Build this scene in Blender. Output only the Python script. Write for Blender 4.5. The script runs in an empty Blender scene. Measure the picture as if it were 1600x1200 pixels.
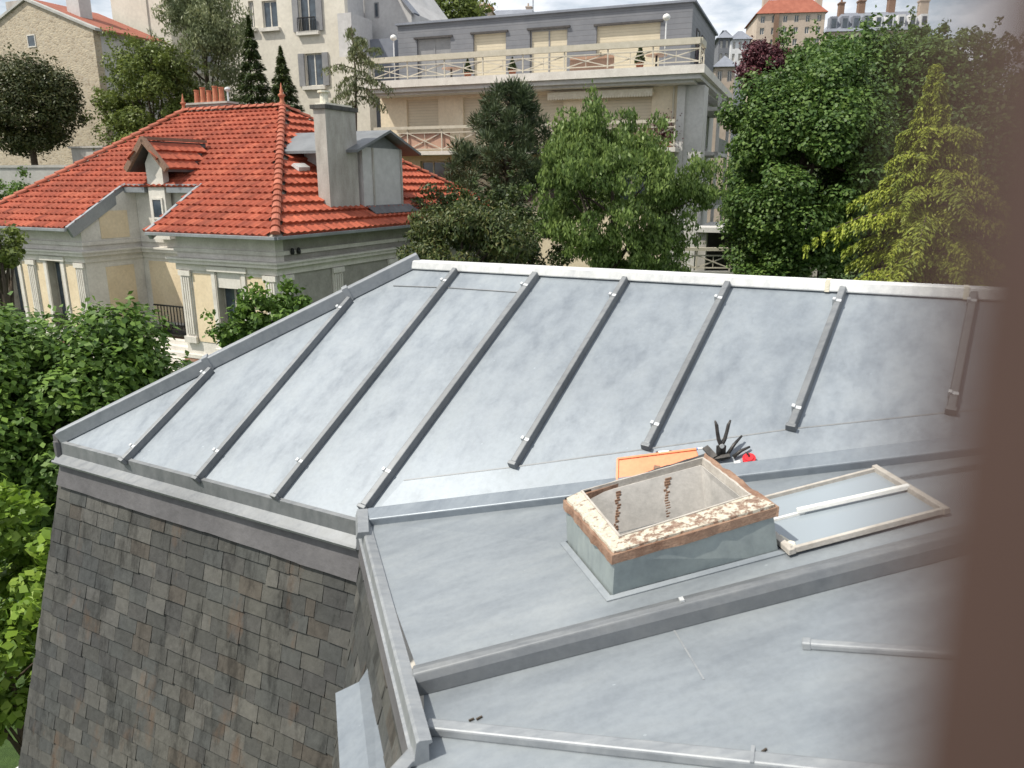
import bpy, bmesh, math, random
import numpy as np
from mathutils import Vector, Matrix
R = math.radians
SC = bpy.context.scene
COL = SC.collection
random.seed(7)
rng = np.random.default_rng(7)

# ---------------------------------------------------------------- camera, sky, sun, exposure
F_PX = 1180.0                       # focal length in pixels of the 1600 px wide photograph
PITCH = R(15.0)
cam_d = bpy.data.cameras.new('camera')
cam = bpy.data.objects.new('camera', cam_d); COL.objects.link(cam)
cam.location = (0, 0, 0)
cam.rotation_euler = (R(90) - PITCH, 0, 0)
cam_d.sensor_width = 36.0
cam_d.lens = 36.0 * F_PX / 1600.0
cam_d.clip_start = 0.005
cam_d.clip_end = 900
cam_d.dof.use_dof = True
cam_d.dof.focus_distance = 7.0
cam_d.dof.aperture_fstop = cam_d.lens / 5.0      # a 5 mm opening
SC.camera = cam

SUN_AZ, SUN_EL = R(250), R(55)      # azimuth clockwise from +Y
world = bpy.data.worlds.new('World'); SC.world = world
world.use_nodes = True
wn, wl = world.node_tree.nodes, world.node_tree.links
wn.clear()
w_out = wn.new('ShaderNodeOutputWorld'); w_bg = wn.new('ShaderNodeBackground')
w_sky = wn.new('ShaderNodeTexSky'); w_sky.sky_type = 'NISHITA'; w_sky.sun_disc = False
w_sky.sun_elevation = SUN_EL; w_sky.sun_rotation = SUN_AZ
w_sky.air_density = 1.2; w_sky.dust_density = 2.0
w_tc = wn.new('ShaderNodeTexCoord'); w_map = wn.new('ShaderNodeMapping')
w_map.inputs['Scale'].default_value = (3.0, 3.0, 9.0)
w_noise = wn.new('ShaderNodeTexNoise'); w_noise.inputs['Scale'].default_value = 2.1
w_noise.inputs['Detail'].default_value = 9; w_noise.inputs['Roughness'].default_value = 0.58
w_ramp = wn.new('ShaderNodeValToRGB')
w_ramp.color_ramp.elements[0].position = 0.30; w_ramp.color_ramp.elements[1].position = 0.54
w_mix = wn.new('ShaderNodeMixRGB'); w_mix.inputs['Color2'].default_value = (8.5, 8.8, 9.3, 1)
wl.new(w_tc.outputs['Generated'], w_map.inputs['Vector']); wl.new(w_map.outputs['Vector'], w_noise.inputs['Vector'])
wl.new(w_noise.outputs['Fac'], w_ramp.inputs['Fac']); wl.new(w_ramp.outputs['Color'], w_mix.inputs['Fac'])
wl.new(w_sky.outputs['Color'], w_mix.inputs['Color1']); wl.new(w_mix.outputs['Color'], w_bg.inputs['Color'])
w_bg.inputs['Strength'].default_value = 0.10
wl.new(w_bg.outputs['Background'], w_out.inputs['Surface'])

sun_d = bpy.data.lights.new('sun', 'SUN'); sun = bpy.data.objects.new('sun', sun_d); COL.objects.link(sun)
sun_d.energy = 4.3; sun_d.angle = R(0.55); sun_d.color = (1.0, 0.94, 0.84)
sd = Vector((math.sin(SUN_AZ) * math.cos(SUN_EL), math.cos(SUN_AZ) * math.cos(SUN_EL), math.sin(SUN_EL)))
sun.rotation_euler = sd.to_track_quat('Z', 'Y').to_euler()
sun.location = (-30, -20, 60)
SC.view_settings.view_transform = 'Standard'; SC.view_settings.look = 'None'
SC.view_settings.exposure = 0.25; SC.view_settings.gamma = 1.0
SC.cycles.max_bounces = 6

# ---------------------------------------------------------------- measuring helpers
COSP, SINP = math.cos(PITCH), math.sin(PITCH)
def ray(px, py):
    v = (600 - py) / F_PX
    return Vector(((px - 800) / F_PX, COSP + v * SINP, -SINP + v * COSP))
def on_z(px, py, z): r = ray(px, py); return r * (z / r.z)
def on_y(px, py, y): r = ray(px, py); return r * (y / r.y)
def on_pl(px, py, p0, n): r = ray(px, py); return r * (p0.dot(n) / r.dot(n))
def z_at(y, py):
    v = (600 - py) / F_PX
    return y * (v * COSP - SINP) / (COSP + v * SINP)

# ---------------------------------------------------------------- mesh helpers
class MB:
    def __init__(s): s.v = []; s.f = []
    def add(s, vs, fs):
        b = len(s.v); s.v += [tuple(v) for v in vs]; s.f += [tuple(i + b for i in f) for f in fs]; return s
    def hexa(s, p):      # 8 points: bottom loop 0-3, top loop 4-7
        return s.add(p, [(3, 2, 1, 0), (4, 5, 6, 7), (0, 1, 5, 4), (1, 2, 6, 5), (2, 3, 7, 6), (3, 0, 4, 7)])
    def prism(s, poly, vec):
        n = len(poly); vec = Vector(vec); a = [Vector(p) for p in poly]
        return s.add(a + [p + vec for p in a], [tuple(range(n))[::-1], tuple(range(n, 2 * n))] +
                     [(i, (i + 1) % n, (i + 1) % n + n, i + n) for i in range(n)])
    def bar(s, p0, p1, w, h, n, taper=1.0, up=0.0):   # a batten lying on a surface of normal n
        p0, p1, n = Vector(p0), Vector(p1), Vector(n).normalized()
        d = (p1 - p0).normalized(); t = d.cross(n).normalized(); n = t.cross(d).normalized()
        a = w / 2; b = w / 2 * taper
        q = [p0 - t * a + n * up, p0 + t * a + n * up, p1 + t * a + n * up, p1 - t * a + n * up]
        r = [p0 - t * b + n * (h + up), p0 + t * b + n * (h + up), p1 + t * b + n * (h + up), p1 - t * b + n * (h + up)]
        return s.hexa(q + r)
    def tube(s, pts, rad, seg=8):
        pts = [Vector(p) for p in pts]
        if not isinstance(rad, (list, tuple)): rad = [rad] * len(pts)
        rings = []
        for i, p in enumerate(pts):
            d = (pts[min(i + 1, len(pts) - 1)] - pts[max(i - 1, 0)]).normalized()
            a = d.orthogonal().normalized() if i == 0 else (pa - d * pa.dot(d)).normalized()
            pa = a; b = d.cross(a)
            rings.append([p + (a * math.cos(2 * math.pi * k / seg) + b * math.sin(2 * math.pi * k / seg)) * rad[i] for k in range(seg)])
        vs = [v for r_ in rings for v in r_]; fs = []
        for i in range(len(pts) - 1):
            for k in range(seg):
                fs.append((i * seg + k, i * seg + (k + 1) % seg, (i + 1) * seg + (k + 1) % seg, (i + 1) * seg + k))
        fs.append(tuple(range(seg))[::-1]); fs.append(tuple((len(pts) - 1) * seg + k for k in range(seg)))
        return s.add(vs, fs)
    def lathe(s, c, prof, seg=14):    # prof: (radius, z)
        c = Vector(c)
        return s.tube([c + Vector((0, 0, z)) for r_, z in prof], [max(r_, .0008) for r_, z in prof], seg)
    def build(s, name, m, parent=None, smooth=False, bevel=0):
        me = bpy.data.meshes.new(name)
        off = Vector(parent.matrix_basis.translation) if parent else Vector((0, 0, 0))
        if parent and parent.parent: off = off + Vector(parent.parent.matrix_basis.translation)
        if not parent and s.v:
            a = np.array(s.v); off = Vector((float(a[:, 0].mean()), float(a[:, 1].mean()), float(a[:, 2].min())))
        a = np.array(s.v) - np.array(off)
        me.from_pydata([tuple(x) for x in a], [], s.f)
        bm = bmesh.new(); bm.from_mesh(me)
        bmesh.ops.recalc_face_normals(bm, faces=bm.faces)
        bm.to_mesh(me); bm.free()
        if smooth:
            for p in me.polygons: p.use_smooth = True
        me.materials.append(m)
        o = bpy.data.objects.new(name, me); COL.objects.link(o)
        if parent: o.parent = parent
        else: o.location = off
        if bevel:
            b = o.modifiers.new('bevel', 'BEVEL'); b.width = bevel; b.segments = 2; b.limit_method = 'ANGLE'
        return o
def tag(o, label=None, cat=None, group=None, kind=None):
    if label: o['label'] = label
    if cat: o['category'] = cat
    if group: o['group'] = group
    if kind: o['kind'] = kind
    return o
def empty(name, loc, label, cat, group=None):
    o = bpy.data.objects.new(name, None); COL.objects.link(o); o.location = loc; o.empty_display_size = .3
    return tag(o, label, cat, group)
class Frame:
    def __init__(s, o, U, W): s.o, s.U, s.W = Vector(o), Vector(U), Vector(W)
    def p(s, u, w, z): return s.o + s.U * u + s.W * w + Vector((0, 0, z))
    def box(s, mb, u0, u1, w0, w1, z0, z1):
        return mb.hexa([s.p(u0, w0, z0), s.p(u1, w0, z0), s.p(u1, w1, z0), s.p(u0, w1, z0),
                        s.p(u0, w0, z1), s.p(u1, w0, z1), s.p(u1, w1, z1), s.p(u0, w1, z1)])
    def swap(s, u, w): return Frame(s.p(u, w, 0), s.W, s.U)
    def uw(s, P): d = Vector(P) - s.o; return d.dot(s.U), d.dot(s.W)
def wall_open(fr, mb, u0, u1, z0, z1, w0, w1, ops):
    """wall slab with real rectangular openings (u0,u1,z0,z1)"""
    us = sorted({u0, u1, *[a for o in ops for a in o[:2]]})
    for a, b in zip(us[:-1], us[1:]):
        m = (a + b) / 2; z = z0
        for o in sorted([o for o in ops if o[0] < m < o[1]], key=lambda o: o[2]):
            if o[2] > z + 1e-4: fr.box(mb, a, b, w0, w1, z, o[2])
            z = o[3]
        if z < z1 - 1e-4: fr.box(mb, a, b, w0, w1, z, z1)

# ---------------------------------------------------------------- materials
def newmat(name):
    m = bpy.data.materials.new(name); m.use_nodes = True; nt = m.node_tree
    return m, nt, nt.nodes, nt.links, nt.nodes['Principled BSDF']
def noise(nt, scale, detail=6, rough=.6, vec=None, stretch=None):
    n = nt.nodes.new('ShaderNodeTexNoise'); n.inputs['Scale'].default_value = scale
    n.inputs['Detail'].default_value = detail; n.inputs['Roughness'].default_value = rough
    tc = nt.nodes.new('ShaderNodeTexCoord')
    if stretch:
        mp = nt.nodes.new('ShaderNodeMapping'); mp.inputs['Scale'].default_value = tuple(1 / k for k in stretch[0])
        mp.inputs['Rotation'].default_value = stretch[1]
        mp.vector_type = 'TEXTURE'
        nt.links.new(tc.outputs['Object'], mp.inputs['Vector']); nt.links.new(mp.outputs['Vector'], n.inputs['Vector'])
    else: nt.links.new(tc.outputs['Object'], n.inputs['Vector'])
    return n
def ramp(nt, stops, src):
    r = nt.nodes.new('ShaderNodeValToRGB'); e = r.color_ramp.elements
    while len(e) < len(stops): e.new(.5)
    for i, (p, c) in enumerate(stops): e[i].position = p; e[i].color = (*c, 1)
    nt.links.new(src, r.inputs['Fac']); return r
def mixc(nt, kind, fac, a, b):
    m = nt.nodes.new('ShaderNodeMixRGB'); m.blend_type = kind
    for k, x in (('Fac', fac), ('Color1', a), ('Color2', b)):
        if isinstance(x, (int, float)): m.inputs[k].default_value = x
        elif isinstance(x, tuple): m.inputs[k].default_value = (*x, 1)
        else: nt.links.new(x, m.inputs[k])
    return m
def bump(nt, bs, src, strength=.3, dist=.02):
    b = nt.nodes.new('ShaderNodeBump'); b.inputs['Strength'].default_value = strength; b.inputs['Distance'].default_value = dist
    nt.links.new(src, b.inputs['Height']); nt.links.new(b.outputs['Normal'], bs.inputs['Normal'])
def pm(name, c1, c2, scale=3, rough=.8, metal=0.0, bumps=.25, bdist=.01, stretch=None, spec=.3, detail=8):
    m, nt, n, l, bs = newmat(name)
    a = noise(nt, scale, detail, .65, stretch=stretch); b = noise(nt, scale * 9, 4, .6)
    c = ramp(nt, [(.3, c1), (.7, c2)], a.outputs['Fac'])
    d = ramp(nt, [(.25, (.78, .78, .78)), (.75, (1.1, 1.1, 1.1))], b.outputs['Fac'])
    x = mixc(nt, 'MULTIPLY', .6, c.outputs['Color'], d.outputs['Color'])
    l.new(x.outputs['Color'], bs.inputs['Base Color'])
    bs.inputs['Roughness'].default_value = rough; bs.inputs['Metallic'].default_value = metal
    bs.inputs['Specular IOR Level'].default_value = spec
    if bumps: bump(nt, bs, b.outputs['Fac'], bumps, bdist)
    return m
def zincmat(name, tint=(1, 1, 1), dark=.36, light=.56, metal=.35, rough=.42, rot=0.0, stretch=(1, 5, 1)):
    m, nt, n, l, bs = newmat(name)
    t = lambda k: (k * tint[0], k * 1.035 * tint[1], k * 1.075 * tint[2])
    a = noise(nt, 1.1, 6, .55)
    s1 = noise(nt, 7.5, 8, .7, stretch=(stretch, (0, 0, rot)))
    s2 = noise(nt, 34, 5, .7)
    c = ramp(nt, [(.30, t(dark)), (.52, t((dark + light) / 2)), (.72, t(light))], a.outputs['Fac'])
    st_ = ramp(nt, [(.33, (.80, .81, .83)), (.52, (1, 1, 1)), (.70, (1.15, 1.13, 1.10))], s1.outputs['Fac'])
    sp = ramp(nt, [(.30, (.88, .88, .88)), (.6, (1.03, 1.03, 1.03))], s2.outputs['Fac'])
    x = mixc(nt, 'MULTIPLY', .8, c.outputs['Color'], st_.outputs['Color'])
    y = mixc(nt, 'MULTIPLY', .7, x.outputs['Color'], sp.outputs['Color'])
    # scattered small pale droppings and scratches
    v = nt.nodes.new('ShaderNodeTexVoronoi'); v.inputs['Scale'].default_value = 5.5
    tc = nt.nodes.new('ShaderNodeTexCoord'); mp = nt.nodes.new('ShaderNodeMapping')
    mp.inputs['Scale'].default_value = (1, 2.2, 1); mp.inputs['Rotation'].default_value = (0, 0, rot)
    l.new(tc.outputs['Object'], mp.inputs['Vector']); l.new(mp.outputs['Vector'], v.inputs['Vector'])
    fl = ramp(nt, [(.022, (1, 1, 1)), (.04, (0, 0, 0))], v.outputs['Distance'])
    z = mixc(nt, 'MIX', fl.outputs['Color'], y.outputs['Color'], t(light * 1.25))
    gi = nt.nodes.new('ShaderNodeNewGeometry'); gr = ramp(nt, [(0, (.90, .91, .92)), (1, (1.08, 1.07, 1.06))], gi.outputs['Random Per Island'])
    z = mixc(nt, 'MULTIPLY', 1, z.outputs['Color'], gr.outputs['Color'])
    l.new(z.outputs['Color'], bs.inputs['Base Color'])
    bs.inputs['Metallic'].default_value = metal
    rr = ramp(nt, [(.3, (rough - .08,) * 3), (.7, (rough + .16,) * 3)], s1.outputs['Fac'])
    l.new(rr.outputs['Color'], bs.inputs['Roughness'])
    # slow oil-canning of the sheets
    big = noise(nt, 1.6, 1, .4, stretch=((1, .45, 1), (0, 0, rot)))
    bump(nt, bs, big.outputs['Fac'], .35, .05)
    return m
def slatemat(name):
    m, nt, n, l, bs = newmat(name)
    g = nt.nodes.new('ShaderNodeNewGeometry')
    c = ramp(nt, [(0, (.060, .062, .060)), (.18, (.078, .079, .074)), (.38, (.068, .072, .071)), (.55, (.088, .088, .082)),
                  (.70, (.064, .065, .064)), (.83, (.098, .098, .092)), (.93, (.074, .068, .060)), (1, (.052, .054, .055))], g.outputs['Random Per Island'])
    c.color_ramp.interpolation = 'CONSTANT'
    a = noise(nt, 1.1, 8, .65); b = noise(nt, 22, 6, .7)
    k = ramp(nt, [(.3, (.82, .82, .84)), (.7, (1.20, 1.17, 1.10))], a.outputs['Fac'])
    kk = ramp(nt, [(.3, (.75, .75, .75)), (.7, (1.2, 1.2, 1.2))], b.outputs['Fac'])
    # vertical damp and rust streaks, smeared down the face
    s = noise(nt, 1.0, 6, .75, stretch=((7.0, 7.0, .9), (0, 0, 0)))
    dk = ramp(nt, [(.38, (.46, .46, .46)), (.50, (1, 1, 1))], s.outputs['Fac'])
    s3 = noise(nt, 1.3, 5, .6, stretch=((3.4, 3.4, 1.3), (.2, .1, 1.4)))
    ru = ramp(nt, [(.58, (0, 0, 0)), (.70, (1, 1, 1))], s3.outputs['Fac'])
    x = mixc(nt, 'MULTIPLY', 1, c.outputs['Color'], k.outputs['Color'])
    x = mixc(nt, 'MULTIPLY', .9, x.outputs['Color'], kk.outputs['Color'])
    x = mixc(nt, 'MULTIPLY', .85, x.outputs['Color'], dk.outputs['Color'])
    x2 = mixc(nt, 'MIX', .45, x.outputs['Color'], (.13, .075, .042))
    y = mixc(nt, 'MIX', ru.outputs['Color'], x.outputs['Color'], x2.outputs['Color'])
    l.new(y.outputs['Color'], bs.inputs['Base Color']); bs.inputs['Roughness'].default_value = .72
    bs.inputs['Specular IOR Level'].default_value = .25
    bump(nt, bs, b.outputs['Fac'], .5, .006)
    return m
def tilemat(name, cols):
    m, nt, n, l, bs = newmat(name)
    g = nt.nodes.new('ShaderNodeNewGeometry')
    c = ramp(nt, [(i / (len(cols) - 1), k) for i, k in enumerate(cols)], g.outputs['Random Per Island'])
    a = noise(nt, .9, 7, .7); b = noise(nt, 14, 5, .7)
    k = ramp(nt, [(.30, (.60, .58, .60)), (.70, (1.18, 1.16, 1.16))], a.outputs['Fac'])
    k2 = ramp(nt, [(.3, (.82, .80, .80)), (.7, (1.08, 1.08, 1.08))], b.outputs['Fac'])
    x = mixc(nt, 'MULTIPLY', 1, c.outputs['Color'], k.outputs['Color'])
    x = mixc(nt, 'MULTIPLY', 1, x.outputs['Color'], k2.outputs['Color'])
    l.new(x.outputs['Color'], bs.inputs['Base Color']); bs.inputs['Roughness'].default_value = .75
    bs.inputs['Specular IOR Level'].default_value = .25
    return m
def leafmat(name, cols, trans=.28):
    m, nt, n, l, bs = newmat(name)
    g = nt.nodes.new('ShaderNodeNewGeometry')
    c = ramp(nt, [(i / (len(cols) - 1), k) for i, k in enumerate(cols)], g.outputs['Random Per Island'])
    a = noise(nt, .8, 4, .6)
    k = ramp(nt, [(.32, (.95, .95, .80)), (.68, (1.65, 1.45, 1.2))], a.outputs['Fac'])
    x = mixc(nt, 'MULTIPLY', 1, c.outputs['Color'], k.outputs['Color'])
    l.new(x.outputs['Color'], bs.inputs['Base Color']); bs.inputs['Roughness'].default_value = .5
    bs.inputs['Specular IOR Level'].default_value = .35
    tr = n.new('ShaderNodeBsdfTranslucent'); l.new(x.outputs['Color'], tr.inputs['Color'])
    mx = n.new('ShaderNodeMixShader'); mx.inputs['Fac'].default_value = trans
    l.new(bs.outputs['BSDF'], mx.inputs[1]); l.new(tr.outputs['BSDF'], mx.inputs[2])
    l.new(mx.outputs['Shader'], n['Material Output'].inputs['Surface'])
    return m
def stonemat(name):
    m, nt, n, l, bs = newmat(name)
    tc = n.new('ShaderNodeTexCoord'); mp = n.new('ShaderNodeMapping'); mp.inputs['Scale'].default_value = (3.6, 3.6, 7.0)
    wob = noise(nt, 2.0, 3, .6)
    l.new(tc.outputs['Object'], mp.inputs['Vector'])
    ad = mixc(nt, 'ADD', .25, mp.outputs['Vector'], wob.outputs['Color'])
    v = n.new('ShaderNodeTexVoronoi'); v.inputs['Scale'].default_value = 1.0; l.new(ad.outputs['Color'], v.inputs['Vector'])
    e = n.new('ShaderNodeTexVoronoi'); e.feature = 'DISTANCE_TO_EDGE'; e.inputs['Scale'].default_value = 1.0; l.new(ad.outputs['Color'], e.inputs['Vector'])
    sp = n.new('ShaderNodeSeparateColor'); l.new(v.outputs['Color'], sp.inputs['Color'])
    c = ramp(nt, [(0, (.38, .31, .22)), (.5, (.48, .41, .30)), (1, (.30, .245, .175))], sp.outputs['Red'])
    j = ramp(nt, [(.02, (1, 1, 1)), (.09, (0, 0, 0))], e.outputs['Distance'])
    x = mixc(nt, 'MIX', j.outputs['Color'], c.outputs['Color'], (.44, .39, .31))
    l.new(x.outputs['Color'], bs.inputs['Base Color']); bs.inputs['Roughness'].default_value = .9
    bump(nt, bs, e.outputs['Distance'], .6, .05)
    return m
def sidingmat(name, c1, c2, period=.28):
    m, nt, n, l, bs = newmat(name)
    tc = n.new('ShaderNodeTexCoord'); sx = n.new('ShaderNodeSeparateXYZ'); l.new(tc.outputs['Object'], sx.inputs['Vector'])
    mm = n.new('ShaderNodeMath'); mm.operation = 'DIVIDE'; mm.inputs[1].default_value = period; l.new(sx.outputs['Z'], mm.inputs[0])
    fr_ = n.new('ShaderNodeMath'); fr_.operation = 'FRACT'; l.new(mm.outputs[0], fr_.inputs[0])
    j = ramp(nt, [(0, (.6, .6, .6)), (.10, (1, 1, 1)), (.94, (1, 1, 1)), (1, (.6, .6, .6))], fr_.outputs[0])
    a = noise(nt, 1.2, 6, .7); c = ramp(nt, [(.3, c1), (.7, c2)], a.outputs['Fac'])
    x = mixc(nt, 'MULTIPLY', 1, c.outputs['Color'], j.outputs['Color'])
    l.new(x.outputs['Color'], bs.inputs['Base Color']); bs.inputs['Roughness'].default_value = .6
    bump(nt, bs, j.outputs['Color'], .6, .02)
    return m
def glassmat(name, base=(.03, .04, .05)):
    m, nt, n, l, bs = newmat(name)
    a = noise(nt, 2.5, 3, .5); c = ramp(nt, [(.3, base), (.7, tuple(2.2 * x for x in base))], a.outputs['Fac'])
    l.new(c.outputs['Color'], bs.inputs['Base Color']); bs.inputs['Roughness'].default_value = .12
    bs.inputs['Specular IOR Level'].default_value = .8
    return m

def peelmat(name, thr=.545):
    m, nt, n, l, bs = newmat(name)
    a = noise(nt, 30, 7, .75); b = noise(nt, 70, 5, .7)
    base = ramp(nt, [(.3, (.40, .37, .29)), (.7, (.60, .57, .48))], b.outputs['Fac'])
    msk = ramp(nt, [(thr, (0, 0, 0)), (thr + .05, (1, 1, 1))], a.outputs['Fac'])
    un = ramp(nt, [(.35, (.13, .07, .045)), (.65, (.33, .24, .18))], b.outputs['Fac'])
    x = mixc(nt, 'MIX', msk.outputs['Color'], base.outputs['Color'], un.outputs['Color'])
    l.new(x.outputs['Color'], bs.inputs['Base Color']); bs.inputs['Roughness'].default_value = .8
    bump(nt, bs, a.outputs['Fac'], .8, .006)
    return m
M = dict(
    zinc=zincmat('weathered zinc sheet', tint=(.91, 1.0, 1.075), dark=.222, light=.262, metal=.30, rough=.44, rot=R(-35), stretch=(1, .13, 1)),
    zincB=zincmat('grey zinc sheet', tint=(.93, 1, 1.04), dark=.232, light=.285, metal=.30, rough=.46, rot=R(-80), stretch=(1, .10, 1)),
    zinctrim=zincmat('zinc trim', tint=(.98, 1, 1), dark=.27, light=.37, metal=.40, rough=.45),
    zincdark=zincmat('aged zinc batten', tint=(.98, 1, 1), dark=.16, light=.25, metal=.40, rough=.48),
    zincwhite=zincmat('bright zinc cap', tint=(1.04, 1.01, .95), dark=.62, light=.80, metal=.15, rough=.40),
    lead=pm('dull lead apron', (.105, .102, .108), (.175, .17, .175), 2.2, .6, .25, .4, .01),
    slate=slatemat('old slates'), slatedark=pm('slate backing', (.03, .03, .03), (.05, .05, .05), 5),
    clip=pm('new zinc clip', (.52, .54, .54), (.68, .69, .69), 20, .35, .3, 0),
    flake=pm('flaking cream paint', (.60, .56, .44), (.82, .79, .68), 7, .75, 0, .8, .006),
    peel=peelmat('peeling cream paint over rust'), peelrust=peelmat('rust with paint remains', .475),
    rust=pm('rusty edge', (.16, .085, .055), (.36, .24, .17), 12, .85, 0, .8, .006),
    liner=pm('painted shaft lining', (.34, .33, .31), (.50, .48, .45), 6, .8, 0, .4, .004),
    linerrust=pm('rust run', (.14, .08, .05), (.30, .20, .15), 22, .9, 0, .3, .003),
    curbzinc=zincmat('curb zinc', tint=(.92, 1.02, .98), dark=.25, light=.36, metal=.35, rough=.5),
    orange=pm('orange plastic', (.76, .24, .11), (.86, .31, .15), 6, .45, 0, .1, .002),
    red=pm('red plastic', (.62, .02, .03), (.75, .04, .05), 8, .35, 0, .05),
    white=pm('white plastic', (.70, .70, .66), (.84, .83, .80), 12, .5, 0, .1),
    blue=pm('blue plastic', (.03, .16, .45), (.05, .22, .6), 8, .4, 0, 0),
    blacksteel=pm('worn dark steel', (.035, .033, .032), (.10, .095, .09), 26, .45, .5, .2, .002),
    woodpaint=pm('weathered painted wood', (.33, .30, .26), (.55, .52, .47), 9, .75, 0, .5, .004),
    whitebar=pm('bright white bar', (.74, .74, .70), (.88, .87, .83), 9, .4, .1, .2, .003),
    glass=glassmat('dark window glass'), 
    tileL=tilemat('red clay tiles', [(.29, .066, .034), (.36, .086, .046), (.32, .074, .040), (.42, .115, .062), (.25, .056, .032)]),
    tileR=tilemat('bright red clay tiles', [(.43, .105, .056), (.49, .128, .070), (.36, .085, .046)]),
    ridgetile=tilemat('ridge tiles', [(.38, .11, .06), (.47, .17, .11), (.32, .09, .05)]),
    tilefar=pm('far dull red tiles', (.26, .085, .055), (.36, .13, .085), 1.5, .8, 0, .4, .02),
    cream=pm('cream render', (.64, .52, .35), (.76, .64, .46), 1.2, .9, 0, .3, .01),
    stonewhite=pm('pale moulded stone', (.54, .51, .46), (.72, .69, .63), 1.6, .85, 0, .3, .01),
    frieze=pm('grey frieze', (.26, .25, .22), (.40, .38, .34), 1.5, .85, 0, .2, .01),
    soffit=pm('painted soffit boards', (.30, .27, .22), (.42, .39, .33), 2, .8),
    plinth=pm('brick plinth', (.26, .13, .09), (.42, .27, .20), 3, .9),
    shutter=pm('dark shutter', (.045, .04, .04), (.09, .085, .08), 3, .6),
    greyshutter=pm('pale shutter', (.34, .31, .26), (.48, .45, .39), 3, .7),
    conc=pm('weathered concrete', (.30, .28, .25), (.50, .48, .44), 2.4, .9, 0, .5, .01, stretch=((1, 1, .3), (0, 0, 0))),
    clay=pm('terracotta', (.36, .12, .07), (.52, .21, .12), 6, .8),
    aptwall=pm('yellow cream render', (.64, .55, .40), (.74, .65, .49), .8, .9, 0, .2, .01),
    aptwhite=pm('white grey render', (.50, .49, .47), (.62, .61, .58), .8, .85, 0, .2, .01),
    blind=sidingmat('beige roller blind', (.50, .44, .32), (.58, .51, .38), .16),
    greyblind=pm('grey glazing panel', (.20, .20, .21), (.30, .30, .30), 1.0, .4),
    siding=sidingmat('blue grey cladding', (.135, .142, .160), (.185, .190, .205)),
    rail=pm('cream rail', (.44, .41, .32), (.56, .52, .43), 3, .6),
    railthin=pm('cream lattice bar', (.46, .42, .34), (.58, .54, .45), 3, .6),
    glasspanel=pm('pink sheet panel', (.42, .26, .19), (.52, .34, .25), 2, .4),
    awning=pm('folded awning fabric', (.66, .60, .48), (.80, .76, .64), 4, .8),
    palewall=pm('pale rendered wall', (.58, .54, .46), (.70, .66, .57), .5, .9, 0, .2, .02),
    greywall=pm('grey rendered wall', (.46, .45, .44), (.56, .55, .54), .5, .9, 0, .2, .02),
    rubble=stonemat('rubble stone'),
    gardenwall=pm('grey garden wall', (.34, .34, .32), (.50, .49, .46), 1.2, .9),
    farwhite=pm('far white wall', (.66, .67, .68), (.78, .78, .78), .3, .8),
    farbeige=pm('far beige stone', (.44, .36, .29), (.56, .47, .39), .3, .85),
    farslate=pm('far slate roof', (.17, .185, .22), (.26, .28, .32), .3, .7),
    bark=pm('bark', (.05, .04, .03), (.12, .095, .07), 8, .95, 0, .8, .02),
    ground=pm('garden soil', (.045, .040, .026), (.09, .085, .05), .9, .95, 0, .6, .05),
    grass=pm('grass', (.03, .06, .014), (.07, .12, .03), 6, .9, 0, .8, .03),
    hill=pm('wooded slope', (.03, .05, .018), (.07, .09, .035), .4, .95, 0, .8, .1),
    sash=pm('brown painted window timber', (.060, .036, .030), (.085, .052, .044), 14, .6, 0, .3, .001),
    ironwork=pm('black iron', (.02, .02, .02), (.04, .04, .04), 8, .5, .5),
    redflower=leafmat('red blossom', [(.45, .03, .03), (.6, .06, .05)]),
)
LF = dict(
    chestnut=leafmat('chestnut leaves', [(.030, .075, .014), (.075, .150, .028), (.120, .215, .045), (.045, .100, .018)]),
    vine=leafmat('vine leaves', [(.075, .150, .02), (.15, .26, .035), (.20, .31, .06)], .35),
    cherry=leafmat('cherry leaves', [(.052, .095, .028), (.098, .165, .048), (.145, .220, .070), (.062, .112, .032)]),
    pine=leafmat('pine needles', [(.024, .042, .024), (.046, .074, .038), (.070, .100, .052)], .1),
    thuja=leafmat('dark cypress sprays', [(.022, .038, .012), (.050, .080, .022), (.095, .10, .035)], .12),
    dark=leafmat('dark leaves', [(.018, .034, .012), (.035, .062, .018), (.060, .085, .025)], .15),
    big=leafmat('lime leaves', [(.028, .068, .018), (.062, .122, .030), (.108, .180, .050)], .25),
    gold=leafmat('golden cedar sprays', [(.125, .180, .024), (.205, .275, .040), (.27, .325, .058), (.085, .135, .026)], .25),
    olive=leafmat('willow leaves', [(.075, .105, .055), (.125, .160, .085), (.16, .195, .11)], .25),
    fresh=leafmat('fresh leaves', [(.085, .125, .030), (.140, .19, .05), (.06, .095, .025)], .3),
    brown=leafmat('laurel leaves', [(.028, .042, .016), (.050, .070, .026), (.075, .078, .030)], .15),
    purple=leafmat('purple plum leaves', [(.055, .018, .028), (.09, .028, .042)], .15),
)

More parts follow.
